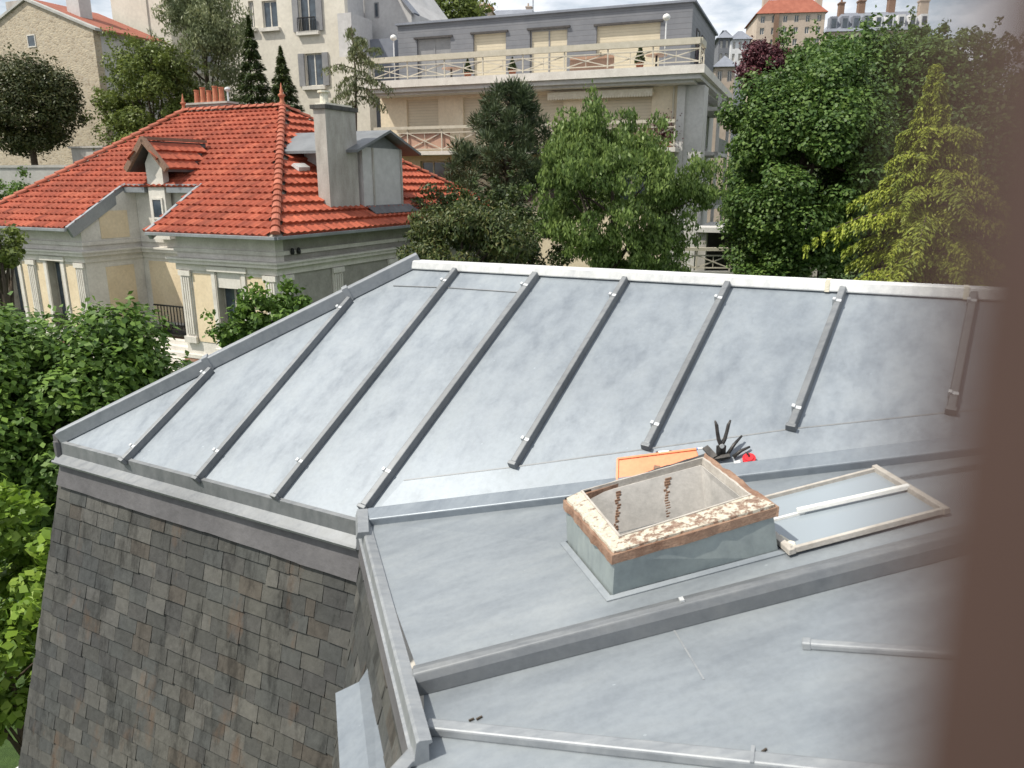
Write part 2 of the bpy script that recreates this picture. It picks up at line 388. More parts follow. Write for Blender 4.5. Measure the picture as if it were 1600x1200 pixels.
# ---------------------------------------------------------------- ground
def terrain():
    nx, ny = 60, 70
    xs = np.linspace(-260, 260, nx); ys = np.concatenate([np.linspace(-20, 60, 24), np.linspace(64, 420, ny - 24)])
    v = []; f = []
    for y in ys:
        for x in xs:
            t = min(max((y - 58) / 75., 0), 1); h = -6.4 + 20 * (t * t * (3 - 2 * t)) + .25 * math.sin(x * .11) * math.cos(y * .07)
            v.append((x, y, h))
    for j in range(len(ys) - 1):
        for i in range(nx - 1): f.append((j * nx + i, j * nx + i + 1, (j + 1) * nx + i + 1, (j + 1) * nx + i))
    mb = MB(); mb.v = v; mb.f = f
    return tag(mb.build('ground', M['hill']), kind='structure')
terrain()
gl = MB(); gl.hexa([Vector(p) for p in [(-30, 2, -6.36), (30, 2, -6.36), (30, 52, -6.36), (-30, 52, -6.36), (-30, 2, -6.1), (30, 2, -6.1), (30, 52, -6.1), (-30, 52, -6.1)]])
tag(gl.build('garden_lawn', M['grass']), kind='structure')

# ================================================================ THE ZINC ROOFED BUILDING
V = Vector
P3 = on_z(95, 690, -1.7); P4 = on_z(568, 815, -1.7); P1 = on_z(648, 415, -.573)
nA = (P4 - P3).cross(P1 - P4).normalized()
l_ = (on_pl(1500, 705, P4, nA) - P4).normalized()
hn = l_.cross(V((0, 0, 1))).normalized(); up_ = hn.cross(l_); up_ = up_ if up_.z > 0 else -up_
nB = (up_ * math.cos(R(5)) + hn * math.sin(R(5))).normalized()
if nB.z < 0: nB = -nB
A = lambda x, y: on_pl(x, y, P4, nA)
B = lambda x, y: on_pl(x, y, P4, nB)
P0C = P4 - nB * .065
C_ = lambda x, y: on_pl(x, y, P0C, nB)
zv = V((0, 0, 1))
roof = empty('zinc_roofed_building', (.5, 2.5, -6.4), 'grey zinc roof with standing battens over old slate mansard sides, nearest building', 'building')
rdir = (A(1520, 460) - P1).normalized()
P2 = P1 + rdir * 6.2
e4 = P4 + (P4 - P3).normalized() * 0
crease_end = A(2150, 620)               # crease between the two slopes, carried on out of view
b1e = P4 + (A(1500, 705) - P4).normalized() * 5.2
def sheet(poly, n, th=.012):
    return [V(p) - n * th for p in poly], n * th
# --- slope A: separate sheets between battens
seams = [((328, 585), (197, 722)), ((545, 475), (312, 750)), ((710, 430), (435, 778)), ((835, 437), (572, 795)), ((975, 445), (805, 728)),
         ((1135, 453), (1012, 700)), ((1315, 462), (1237, 670)), ((1520, 466), (1485, 645))]
sA = [(A(*a), A(*b)) for a, b in seams]
mb = MB(); mb.add([P3, P4, b1e, P2, P1], [(0, 1, 2, 3, 4)])
oa = mb.build('main_zinc_slope', M['zinc'], roof)
bm = bmesh.new(); bm.from_mesh(oa.data)
for a, b in sA:
    no = (a - b).normalized().cross(nA)
    bmesh.ops.bisect_plane(bm, geom=bm.verts[:] + bm.edges[:] + bm.faces[:], plane_co=b - roof.location, plane_no=no)
bmesh.ops.split_edges(bm, edges=[e for e in bm.edges if len(e.link_faces) == 2])
for f_ in bm.faces:
    if f_.normal.z < 0: f_.normal_flip()
bmesh.ops.solidify(bm, geom=bm.faces[:], thickness=.012)
bm.to_mesh(oa.data); bm.free()
# lap joint in the sheets (right of the P4 batten) and the upper lap line near the left ridge
def strip(pts, w, h, n, mat, name, label=None):
    m_ = MB()
    for a, b in zip(pts[:-1], pts[1:]): m_.bar(a, b, w, h, n)
    o = m_.build(name, mat, roof)
    if label: o['label'] = label
    return o
lap = MB()
lp = [A(632, 752), A(805, 731), A(1012, 703), A(1237, 672), A(1485, 646), A(1700, 626), A(2000, 600)]
lq = [p_ for p_ in (A(588, 800), A(805, 772), A(1012, 745), A(1237, 716), A(1485, 690), A(1700, 668), A(2000, 640))]
for i in range(len(lp) - 1):
    a, b, c, d = lp[i], lp[i + 1], lq[i + 1], lq[i]
    lap.hexa([x + nA * .001 for x in (a, b, c, d)] + [a + nA * .009, b + nA * .009, c + nA * .004, d + nA * .004])
lap.build('lap_sheet', M['zinc'], roof)
lap_shadow = MB()  # thin dark bar standing in for the shadow line along the lap's edge
for i in range(len(lp) - 1): lap_shadow.bar(lp[i] + nA * .0, lp[i + 1] + nA * .0, .007, .0105, nA)
lap_shadow.build('lap_line', M['zincdark'], roof)
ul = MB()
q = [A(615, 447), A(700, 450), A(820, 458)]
ul.bar(q[0], q[1], .006, .006, nA); ul.bar(q[1], q[2], .006, .006, nA); ul.build('lap_line', M['zincdark'], roof)
# --- battens
for k, (a, b) in enumerate(sA):
    m_ = MB(); d = (a - b).normalized()
    w_ = .042 if k != 3 else .052
    a2 = a + d * .03
    m_.bar(b, a2, w_, .044, nA, taper=.75)
    o = m_.build('seam_batten', M['zincdark'], roof, bevel=.004)
    L_ = (a2 - b).length
    tt = [.12, .93] if L_ > .8 else [.2, .9]
    if k >= 4: tt = [.10, .88]
    for t in tt:
        pc = b + (a2 - b) * t
        c = MB(); c.bar(pc - d * .009, pc + d * .009, w_ * .75 + .003, .004, nA, up=.0435)
        side = d.cross(nA).normalized()
        if side.x > 0: side = -side
        c.bar(pc - d * .009 + side * (w_ * .42), pc + d * .009 + side * (w_ * .42), .014, .045, nA, up=.012)
        c.build('batten_clip', M['clip'], o)
    # stopped end of the batten
    e_ = MB(); e_.bar(b - d * .022, b - d * .001, w_ + .008, .048, nA, taper=.9); e_.build('batten_end', M['zincdark'], o, bevel=.003)
# --- ridge cap and hip cap
mc = MB(); mc.bar(P1 + nA * 0, P2, .10, .060, (0, 0, 1), taper=.85, up=-.02)
mc.build('ridge_cap', M['zincwhite'], roof, bevel=.008)
for x in (1288, 1505):
    jm = MB(); pj = P1 + rdir * ((on_z(x, 460, -.573) - P1).dot(rdir)); jm.bar(pj - rdir * .012, pj + rdir * .012, .104, .062, (0, 0, 1), taper=.86, up=-.0205)
    jm.build('ridge_joint', M['flake'], roof)
mc = MB(); nh = (nA + V((-.55, .12, .82)).normalized()).normalized()
mc.bar(P3 + (P1 - P3) * .004, P1 + (P1 - P3).normalized() * .05, .085, .085, nh, taper=.8, up=-.01)
mc.build('hip_cap', M['zinctrim'], roof, bevel=.006)
for x, y in ((545, 462), (330, 575)):
    jm = MB(); pj = P3 + (P1 - P3) * ((A(x, y) - P3).dot((P1 - P3).normalized()) / (P1 - P3).length); dd = (P1 - P3).normalized()
    jm.bar(pj - dd * .02, pj + dd * .02, .10, .095, nh, taper=.82, up=-.01)
    jm.build('hip_joint', M['zinctrim'], roof)

# --- footprint
dA = (P4 - P3).normalized(); 
P5 = B(660, 1165)
dB = (P5 - P4); LBe = dB.length; dB.normalize()
d6 = V((-.469, -.883, 0)).normalized()
P6 = P5 + d6 * 1.9
oA = V((dA.y, -dA.x, 0)).normalized(); oA = oA if oA.dot(-P4) > 0 else -oA          # outward of face A (towards the camera)
dBh = V((dB.x, dB.y, 0)).normalized(); oB = V((dBh.y, -dBh.x, 0)); oB = oB if oB.x < 0 else -oB
oC = V((d6.y, -d6.x, 0)); oC = oC if oC.x < 0 else -oC
oD = V((-.883, .469, 0)).normalized()                                                 # hidden left neighbour
P3b = P3 + V((.469, .883, 0)) * 3.1
Rr = P2 + V((0, 0, 0))
# hidden slopes of the roof, so that it is a closed volume
ridge_back = P2 + V((.8, 1.65, -1.13))
mb = MB()
back0 = V((P3b.x, P3b.y, -1.7)); back1 = back0 + V((dA.x, dA.y, 0)) * 9.0
mb.add([P3, P3b, P1], [(0, 1, 2)]); mb.add([P3b, back1, P2, P1], [(0, 1, 2, 3)])
mb.build('rear_zinc_slope', M['zinc'], roof)

# --- slope B and slope C
s2a, s2b = B(655, 1054), B(655, 1054) + (B(1500, 836) - B(655, 1054)).normalized() * 5
hole = [B(885, 850), None, B(1216, 865), B(955, 935)]; hole[1] = hole[2] + (hole[0] - hole[3])
hc = sum(hole, V((0, 0, 0))) / 4; hole = [h_.lerp(hc, .10) for h_ in hole]
mb = MB(); ou = [P4, b1e, s2b, s2a]
for i in range(4): j = (i + 1) % 4; mb.hexa([q_ - nB * .012 for q_ in (ou[i], ou[j], hole[j], hole[i])] + [ou[i], ou[j], hole[j], hole[i]])
mb.build('middle_zinc_slope', M['zincB'], roof)
mb = MB(); cz = [s2a - nB * .065, s2b - nB * .065, on_pl(3200, 1500, P0C, nB), V((.6, -.4, 0)), P6]
cz[2] = V((5.2, .2, 0)); cz[2].z = (P0C.dot(nB) - cz[2].x * nB.x - cz[2].y * nB.y) / nB.z
for i in (3, 4): cz[i] = V((cz[i].x, cz[i].y, (P0C.dot(nB) - cz[i].x * nB.x - cz[i].y * nB.y) / nB.z))
P5c = C_(662, 1158)
mb.prism([q_ - nB * .012 for q_ in (cz[0], cz[1], cz[2], cz[3], cz[4], P5c)], nB * .012)
mb.build('near_zinc_slope', M['zincB'], roof)
# battens (drip steps) on the low slopes
def big_batten(a, b, w, h, n, mat=M['zincdark'], label=None, taper=.8):
    m_ = MB(); m_.bar(a, b, w, h, n, taper=taper); o = m_.build('roll_batten', mat, roof, bevel=.006)
    if label: o['label'] = label
    return o
d1 = (b1e - P4).normalized()
n1 = (nA + nB).normalized()
big_batten(P4 + d1 * .03 + n1 * 0, b1e, .115, .05, n1, M['zinc'], 'long low batten below the big sloping sheets')
d2 = (s2b - s2a).normalized()
# drip step: vertical riser with rounded lip and a lower fold
m_ = MB(); t2 = d2.cross(nB).normalized(); t2 = t2 if t2.y < 0 else -t2
pr = [(-.042, .002), (-.040, .014), (-.010, .020), (.012, .015), (.026, -.012), (.031, -.066), (.0, -.066), (-.0, .002)]
m_.prism([s2a - d2 * .02 + t2 * a_ + nB * b_ for a_, b_ in pr], d2 * 4.9)
o2 = m_.build('drip_step', M['zincdark'], roof, bevel=.005)
cl = MB()
for x, y in ((1058, 930),):
    pc = B(x, y); pc = s2a + d2 * (pc - s2a).dot(d2); cl.bar(pc - d2 * .008 - t2 * .01, pc + d2 * .008 - t2 * .01, .022, .008, nB, up=.018)
cl.build('batten_clip', M['clip'], o2)
cl = MB(); pc = C_(838, 1034); cl.bar(pc - d2 * .008, pc + d2 * .008, .016, .02, nB); cl.build('screw_cap', M['clip'], o2)
a, b = C_(668, 1140), C_(1160, 1193); d3 = (b - a).normalized()
big_batten(a, a + d3 * 3.5, .055, .030, nB, M['zinctrim'], 'thin batten at the bottom of the photo')
jb = MB(); pj = C_(1178, 1192); jb.bar(pj - d3 * .005, pj + d3 * .005, .058, .033, nB); jb.build('batten_joint', M['zinctrim'], roof)
a, b = C_(1258, 1010), C_(1490, 1026); d3 = (b - a).normalized()
o = big_batten(a, a + d3 * 1.6, .036, .022, nB, M['zinctrim'], 'short pale batten beside the window timber')
m_ = MB(); m_.bar(a - d3 * .008, a + d3 * .02, .040, .025, nB, taper=.8); m_.build('batten_end', M['zinctrim'], o, bevel=.004)
# lap joint across the near slope
m_ = MB(); m_.bar(C_(1043, 968), C_(1100, 1062), .006, .002, nB); m_.build('lap_line', M['zinctrim'], roof)

# --- eave trims
def eave(a, b, out, nrm, name='eave_trim', lips=True):
    m_ = MB(); d = (b - a).normalized()
    prof = [(0, .012), (.020, .004), (.022, -.078), (.060, -.122), (.066, -.112), (.074, -.122), (.070, -.136), (-.02, -.136), (-.02, -.0)]
    m_.prism([a + out * x + zv * z for x, z in prof], b - a)
    return m_.build(name, M['zincdark'], roof)
eave(P3 - dA * .02, P4 + dA * .0, oA, nA)
eb = MB()
prof = [(-.032, .004), (-.030, .014), (.008, .018), (.018, .010), (.026, -.05), (.036, -.056), (.034, -.07), (-.02, -.07), (-.02, 0)]
eb.prism([P4 + oB * x + zv * z for x, z in prof], P5 - P4); eb.build('side_eave_trim', M['zinctrim'], roof)
ec = MB(); ec.prism([P5c + oC * x + zv * z for x, z in prof], P6 - P5); ec.build('side_eave_trim', M['zinctrim'], roof)
m_ = MB(); m_.lathe(P3 + oA * .02 - zv * .09, [(.028, 0), (.03, .1)], 8); m_.hexa([P3 - dA * .03 + oA * .028 - zv * .1, P3 + dA * .02 + oA * .028 - zv * .1, P3 + dA * .02 - zv * .1, P3 - dA * .03 - zv * .1,
    P3 - dA * .03 + oA * .03 + zv * .055, P3 + dA * .02 + oA * .03 + zv * .04, P3 + dA * .02 + zv * .04, P3 - dA * .03 + zv * .055]); m_.build('corner_piece', M['lead'], roof)
# corner fold where the two eaves meet
m_ = MB(); m_.bar(P4 + oA * .0 + zv * .03 - dB * .02, P4 + dB * .20 + oB * .02 + zv * .0, .075, .035, (0, 0, 1), taper=.7); 
m_.hexa([P4 + oA * .03 - dA * .03 - zv * .13, P4 + oA * .07 + dA * .0 - zv * .13, P4 + oA * .05 + dA * .03 - zv * .13, P4 - zv * .13,
         P4 + oA * .025 - dA * .03 + zv * .03, P4 + oA * .05 + zv * .03, P4 + oA * .03 + dA * .03 + zv * .03, P4 + zv * .04])
m_.build('corner_fold', M['zinctrim'], roof)

# --- slate mansard faces: every slate is its own little slab
E_SL = .185
nfa = (oA + zv * E_SL).normalized(); nfb = (oB + zv * E_SL).normalized(); nfc = (oC + zv * E_SL).normalized(); nfd = (oD + zv * E_SL).normalized()
def hip_dir(o1, o2):      # plan movement of a corner per metre down
    b = (o1 + o2); b = b / (1 + o1.dot(o2)); return b * E_SL
hAB, hDA, hBC = hip_dir(oA, oB), hip_dir(oD, oA), hip_dir(oB, oC)
def slates(a, b, ha, hb, out, depth, start, seed, name, label, wmin=.13, wmax=.19, ex=.104):
    rs = random.Random(seed); d = (b - a); d.z = 0; Ltop = d.length; d.normalize(); m_ = MB()
    nf = (out + zv * E_SL).normalized(); dn = (out * E_SL - zv).normalized(); k = 1 / math.sqrt(1 + E_SL ** 2)
    la, lb = ha.dot(d), hb.dot(d); base = V(a) + out * -.0
    z = start; row = 0
    while z < depth:
        z1 = z + ex * k
        u = la * z - rs.random() * .16
        uend = Ltop + lb * z
        while u < uend:
            w = rs.uniform(wmin, wmax) * (1.25 if rs.random() < .08 else 1)
            if rs.random() < .06: w *= .5
            a0, b0 = max(u, la * z1), min(u + w - .0035, uend)
            if b0 - a0 > .012:
                lift = .010 + rs.random() * .007; jag = rs.uniform(-.005, .005); tilt = rs.uniform(-.003, .003)
                zz = a.z + (b.z - a.z) * min(max(a0 / Ltop, 0), 1) if True else 0
                T = lambda uu, zd, n_: V((base.x, base.y, zz)) + d * uu + dn * (zd / k) + nf * n_
                top = z - .02
                m_.hexa([T(a0, top, -.004), T(b0, top, -.004), T(b0, z1 + jag - tilt, -.002), T(a0, z1 + jag + tilt, -.002),
                         T(a0, top, .001), T(b0, top, .001), T(b0, z1 + jag - tilt, lift), T(a0, z1 + jag + tilt, lift)])
            u += w
        z = z1; row += 1
    o = m_.build(name, M['slate'], roof); o['label'] = label
    # backing
    m_ = MB(); q_ = [a + out * -.012 - zv * .1, b + out * -.012 - zv * .1, b + hb * depth - zv * depth - out * .012, a + ha * depth - zv * depth - out * .012]
    m_.add(q_, [(0, 1, 2, 3)]); m_.build('slate_backing', M['slatedark'], roof)
ta, tb = P3 - zv * .14, P4 - zv * .14
DEP = 2.6
slates(ta, tb, hDA, hAB, oA, DEP, .16, 3, 'slate_face', 'broad face of worn grey green slates')
slates(P4 - zv * .1, P5 - zv * .1, hAB, hBC, oB, DEP, .02, 5, 'slate_face', 'narrow side face of brown streaked slates')
slates(P5c - zv * .1, P6 - zv * .1, hBC, oC * E_SL, oC, DEP, .02, 9, 'slate_face', 'near side face of slates')
slates(P3b - zv * .14, ta, oD * E_SL, hDA, oD, DEP, .02, 11, 'slate_face', 'far side face of slates')
# lead apron with a wavy lower edge
m_ = MB(); N = 60; pts = []
for i in range(N + 1):
    t = i / N; zz = .168 + .003 * math.sin(t * 9) + .001 * math.sin(t * 31 + 1) + (.004 if (i // 17) % 2 else 0)
    zz *= (.95 + .12 * t)
    top = ta.lerp(tb, t) + oA * .006; bt = top + (hDA.lerp(hAB, t)) * zz - zv * zz + nfa * (.020 + .001 * math.sin(t * 40))
    pts.append((top, bt))
for (a, b), (c, d) in zip(pts[:-1], pts[1:]):
    m_.hexa([a, c, d, b, a + nfa * .018, c + nfa * .018, d + nfa * .006, b + nfa * .006])
m_.build('lead_apron', M['lead'], roof)
m_ = MB(); m_.hexa([P4 - zv * .1 + oB * .0, P5 - zv * .1, P5 - zv * .17 + oB * .02, P4 - zv * .17 + oB * .02, P4 - zv * .1 + oB * .03, P5 - zv * .1 + oB * .03, P5 - zv * .17 + oB * .04, P4 - zv * .17 + oB * .04])
m_.build('side_lead_apron', M['lead'], roof)
# cornice and wall under the mansard
Q = [P3 + hDA * DEP, P4 + hAB * DEP, P5 + hBC * DEP, P6 + oC * E_SL * DEP]
m_ = MB(); zt = -1.7 - DEP - .1
base_loop = [V((q_.x, q_.y, 0)) for q_ in (P3b + oD * E_SL * DEP, *Q)] + [V((5.5, -.6, 0)), V((back1.x, back1.y, 0))]
m_.prism([V((q_.x, q_.y, -6.4)) for q_ in base_loop], (0, 0, zt + 6.4)); m_.build('wall', M['stonewhite'], roof)
m_ = MB()
for a, b, o_ in ((Q[0], Q[1], oA), (Q[1], Q[2], oB), (base_loop[0], Q[0], oD)):
    a = V((a.x, a.y, zt)); b = V((b.x, b.y, zt))
    m_.prism([a + o_ * x + zv * z for x, z in ((-.1, -.12), (.14, -.12), (.17, .06), (.15, .08), (.0, .05), (-.1, .05))], b - a)
m_.build('gutter', M['zincwhite'], roof)

# --- zinc clad flue cover standing against the side slates
FBk = lambda x, y, k: on_pl(x, y, P4 - zv * .1 + nfb * k, nfb)
C0 = FBk(572, 1034, .014); npc = (zv + oB * .35).normalized(); PC = lambda x, y: on_pl(x, y, C0, npc)
s0 = [PC(572, 1034) - oB * .03, PC(561, 1069) + zv * .012, PC(524, 1083)]
s1 = [PC(602, 1198) - oB * .03, PC(576, 1200) + zv * .012, PC(531, 1202)]
s1 = [p_ + (q_ - p_) * 1.8 for p_, q_ in zip(s0, s1)]
sec = lambda q_: q_ + [q_[2] - zv * 1.3, q_[0] - zv * 1.3]
m_ = MB(); m_.add(sec(s0) + sec(s1), [(0, 1, 6, 5), (1, 2, 7, 6), (2, 3, 8, 7), (3, 4, 9, 8), (4, 0, 5, 9), (0, 4, 3, 2, 1), (5, 6, 7, 8, 9)])
m_.build('parapet_cover', M['zinc'], roof)['label'] = 'pale zinc covered ledge running beside the side slates'

# --- skylight curb with its open rusty rim
HV = V((0, 0, .185))
bl = [B(955, 935), B(1216, 865), None, B(885, 850)]
bl[2] = bl[1] + (bl[3] - bl[0])
tl = [on_pl(x, y, bl[0] + HV, nB) for x, y in ((961, 867), (1208, 794), (1101, 713), (884, 781))]
curb = MB()
inn = lambda L_, k: [p_.lerp(sum(L_, V((0, 0, 0))) / 4, k) for p_ in L_]
for i in range(4):
    j = (i + 1) % 4
    bi, bj = bl[i], bl[j]; ti, tj = tl[i] - zv * .012, tl[j] - zv * .012
    bi2, bj2 = inn(bl, .02)[i], inn(bl, .02)[j]; ti2, tj2 = inn(tl, .012)[i] - zv * .02, inn(tl, .012)[j] - zv * .02
    curb.hexa([bi - nB * .02, bj - nB * .02, bj2 - nB * .02, bi2 - nB * .02, ti, tj, tj2, ti2])
cb = curb.build('skylight_curb', M['curbzinc'], roof); cb['label'] = 'raised open skylight curb with peeling rusty rim'
# base flashing, a wider skirt lying on the slope
sk = MB(); o_ = inn(bl, -.07); i_ = inn(bl, -.002)
for i in range(4):
    j = (i + 1) % 4; sk.hexa([o_[i] + nB * .001, o_[j] + nB * .001, i_[j] + nB * .001, i_[i] + nB * .001, o_[i] + nB * .005, o_[j] + nB * .005, i_[j] + nB * .014, i_[i] + nB * .014])
sk.build('base_flashing', M['zincB'], cb)
def ring(outer, inner, z0, z1, name, mat, parent, sides=(0, 1, 2, 3), jitter=0, seed=1):
    rs = random.Random(seed); m_ = MB()
    for i in sides:
        j = (i + 1) % 4; n = 14
        for k in range(n):
            a, b = k / n, (k + 1) / n
            o0, o1 = outer[i].lerp(outer[j], a), outer[i].lerp(outer[j], b); c0, c1 = inner[i].lerp(inner[j], a), inner[i].lerp(inner[j], b)
            if k == 0: ja = rs.uniform(-jitter, jitter)
            jb_ = rs.uniform(-jitter, jitter)
            cen = (outer[0] + outer[2]) / 2
            o0 = o0 + (o0 - cen).normalized() * ja; o1 = o1 + (o1 - cen).normalized() * jb_
            m_.hexa([o0 + zv * z0, o1 + zv * z0, c1 + zv * z0, c0 + zv * z0, o0 + zv * (z1 + ja * .4), o1 + zv * (z1 + jb_ * .4), c1 + zv * (z1 + jb_ * .3), c0 + zv * (z1 + ja * .3)])
            ja = jb_
    return m_.build(name, mat, parent)
RP = lambda x, y: on_pl(x, y, bl[0] + HV, nB)
oc = [RP(957, 869), RP(1213, 794), RP(1102, 711), RP(881, 782)]          # outer corners of the rim
ri = [RP(967, 845), RP(1174, 779), RP(1099, 720), RP(907, 772)]          # clear opening
ring(inn(oc, -.012), inn(oc, .05), -.034, .004, 'rusty_rim', M['rust'], cb, jitter=.006, seed=4)
for sd_, mt, sdx in (((3,), 'peel', 8), ((0,), 'peelrust', 18), ((1,), 'rust', 9), ((2,), 'blacksteel', 10)):
    ring(inn(oc, .022), ri, -.008, .014 - .003 * (sd_[0] == 2), 'rim_board', M[mt], cb, sides=sd_, jitter=.006, seed=sdx)
rin = inn(ri, .03)
ring(ri, rin, -.016, .018, 'inner_upstand', M['woodpaint'], cb, jitter=.002, seed=5)
# shaft lining going down through the roof
ln = MB(); tt_ = [p_ - zv * .012 for p_ in inn(ri, .06)]; mid_ = [p_ - zv * .02 for p_ in inn(bl, .13)]; bb_ = [p_ - zv * .4 for p_ in mid_]
for i in range(4):
    j = (i + 1) % 4; a, b, c, d = tt_[i], tt_[j], bb_[j], bb_[i]
    cen = sum(tt_, V((0, 0, 0))) / 4; o_ = ((a + b) / 2 - cen); o_.z = 0; o_.normalize()
    e_, f_ = mid_[i], mid_[j]
    ln.hexa([e_, f_, f_ + o_ * .005, e_ + o_ * .005, a, b, b + o_ * .005, a + o_ * .005])
    ln.hexa([d, c, c + o_ * .005, d + o_ * .005, e_, f_, f_ + o_ * .005, e_ + o_ * .005])
ln.add([p_ for p_ in bb_], [(0, 1, 2, 3)])
lin = ln.build('shaft_lining', M['liner'], cb)
# rust runs down the back lining (two long streaks and a ragged lower line)
rs = random.Random(3); a, b = tt_[3], tt_[2]; cen = sum(tt_, V((0, 0, 0))) / 4; o_ = cen - (a + b) / 2; o_.z = 0; o_.normalize()
for f0 in (.27, .68):
    rr = MB()
    a, b = tt_[3], tt_[2]
    for k in range(15):
        z = .012 + k * .0105; w_dir = (mid_[3] - tt_[3]); fz = z / max(.05, (tt_[3].z - mid_[3].z)); sh_ = (mid_[3].lerp(mid_[2], f0) - tt_[3].lerp(tt_[2], f0)); sh_.z = 0; a = tt_[3] + sh_ * min(fz, 1); b = tt_[2] + sh_ * min(fz, 1); x = f0 + rs.uniform(-.012, .012); w = rs.uniform(.02, .055) * (1 - k * .03)
        rr.hexa([a.lerp(b, x_) - zv * z_ + o_ * n_ for n_ in (.002, .0065) for x_, z_ in ((x, z + .011), (x + w, z + .011), (x + w, z), (x, z))])
    rr.build('rust_run', M['rust'], cb)

# ================================================================ LOOSE THINGS ON THE ROOF
# glazed sash lying to the right of the curb
so = nB * .012
S0, S1, S2_ = B(1236, 868), B(1476, 805), B(1370, 740)
S3 = S0 + (S2_ - S1)
sash = empty('skylight_sash', S0 + so, 'old glazed skylight sash with white centre bar lying flat right of the curb', 'window sash')
def frame_bar(a, b, w, h, name, mat, par=sash, base=0.0):
    m_ = MB(); m_.bar(a + so, b + so, w, h, nB, taper=.8, up=base); return m_.build(name, mat, par, bevel=.002)
c = (S0 + S2_) / 2
ex1, ex2 = (S1 - S0).normalized(), (S2_ - S1).normalized()
frame_bar(S0, S1, .019, .022, 'frame_rail', M['woodpaint'])
frame_bar(S3, S2_, .016, .018, 'frame_rail', M['woodpaint'])
frame_bar(S1 - ex2 * .015, S2_ + ex2 * .015, .028, .024, 'frame_stile', M['woodpaint'])
frame_bar(S0 - ex2 * .015, S3 + ex2 * .015, .030, .022, 'frame_stile', M['woodpaint'])
mm_ = B(1236, 812); me_ = B(1432, 768)
m_ = MB(); m_.bar(mm_ + ex1 * .03 + so + nB * .012, me_ - ex1 * .03 + so + nB * .012, .026, .018, nB, taper=.7); m_.bar(mm_ - ex1 * .12 + so, mm_ + ex1 * .06 + so, .014, .014, nB, taper=.8); m_.build('glazing_bar', M['whitebar'], sash, bevel=.003)
m_ = MB(); m_.prism([p_ + nB * .010 for p_ in (S0, S1, S2_, S3)], nB * .004)
gm, nt_, nn, ll, bs_ = newmat('old skylight glass'); bs_.inputs['Base Color'].default_value = (.27, .31, .34, 1); bs_.inputs['Roughness'].default_value = .12
bs_.inputs['Transmission Weight'].default_value = .0; bs_.inputs['Specular IOR Level'].default_value = .6
m_.build('glass_pane', gm, sash)
# rag
rg = MB(); a = B(1216, 851) + nB * .02
rg.tube([a, a + V((.018, -.006, .008)), a + V((.034, -.018, -.002)), a + V((.045, -.035, .004)), a + V((.052, -.052, -.008))], [.006, .010, .012, .010, .006], 9)
rg.tube([a + V((.0, .002, .004)), a + V((.012, .006, .012)), a + V((.03, -.006, .008))], [.004, .008, .004], 7)
tag(rg.build('rag', M['flake'], smooth=True), 'scrunched off-white rag between curb corner and sash', 'rag')

# orange panel tool behind the curb (flat tool tray standing on edge)
def up_box(m_, a, b, h, t):      # thin slab standing on the roof from a to b
    d = (b - a).normalized(); s_ = d.cross(zv).normalized()
    return m_.hexa([a, b, b + s_ * t, a + s_ * t, a + zv * h, b + zv * h, b + s_ * t + zv * h, a + s_ * t + zv * h])
ot = empty('tool_tray', A(1030, 745), 'flat orange plastic tray lying behind the skylight curb', 'tool tray')
ta_ = [A(966, 752) + nA * .012, A(1085, 745) + nA * .012, A(1090, 712) + nA * .03, A(968, 727) + nA * .03]
ta_[0] = A(966, 764) + nA * .012; ta_[1] = A(1100, 745) + nA * .012
m_ = MB(); m_.prism(ta_, nA * .02); m_.build('tray_body', M['orange'], ot, bevel=.004)
m_ = MB(); m_.bar(ta_[3] + nA * .02, ta_[2] + nA * .02, .010, .006, nA); m_.bar(ta_[0] + nA * .02, ta_[3] + nA * .02, .010, .006, nA); m_.build('tray_lip', M['orange'], ot)
m_ = MB(); pc = (ta_[0] + ta_[2]) / 2 + nA * .0205; m_.bar(pc - dA * .014, pc + dA * .014, .02, .0015, nA); m_.build('badge', M['rust'], ot)
# marker pencil and knife behind it
pn = empty('marker_pen', A(1060, 716), 'slim blue marker pen with white cap above the orange tray', 'pen')
a, b = A(1052, 716) + nA * .05, A(1092, 711) + nA * .05; d = (b - a).normalized()
MBt = MB(); MBt.tube([a, b], .0045, 8); MBt.build('pen_body', M['blue'], pn)
MBt = MB(); MBt.tube([b, b + d * .022], .0058, 8); MBt.build('pen_cap', M['white'], pn)
kn = empty('utility_knife', A(1040, 718), 'white handled knife with black ends lying above the orange tray', 'knife')
a, b = A(1031, 717) + nA * .045, A(1048, 716) + nA * .045; d = (b - a).normalized()
MBt = MB(); MBt.bar(a, b, .016, .010, nA); MBt.build('handle', M['white'], kn, bevel=.003)
for x_ in (a - d * .012, b): MBt = MB(); MBt.bar(x_, x_ + d * .012, .013, .010, nA); MBt.build('end_cap', M['blacksteel'], kn)

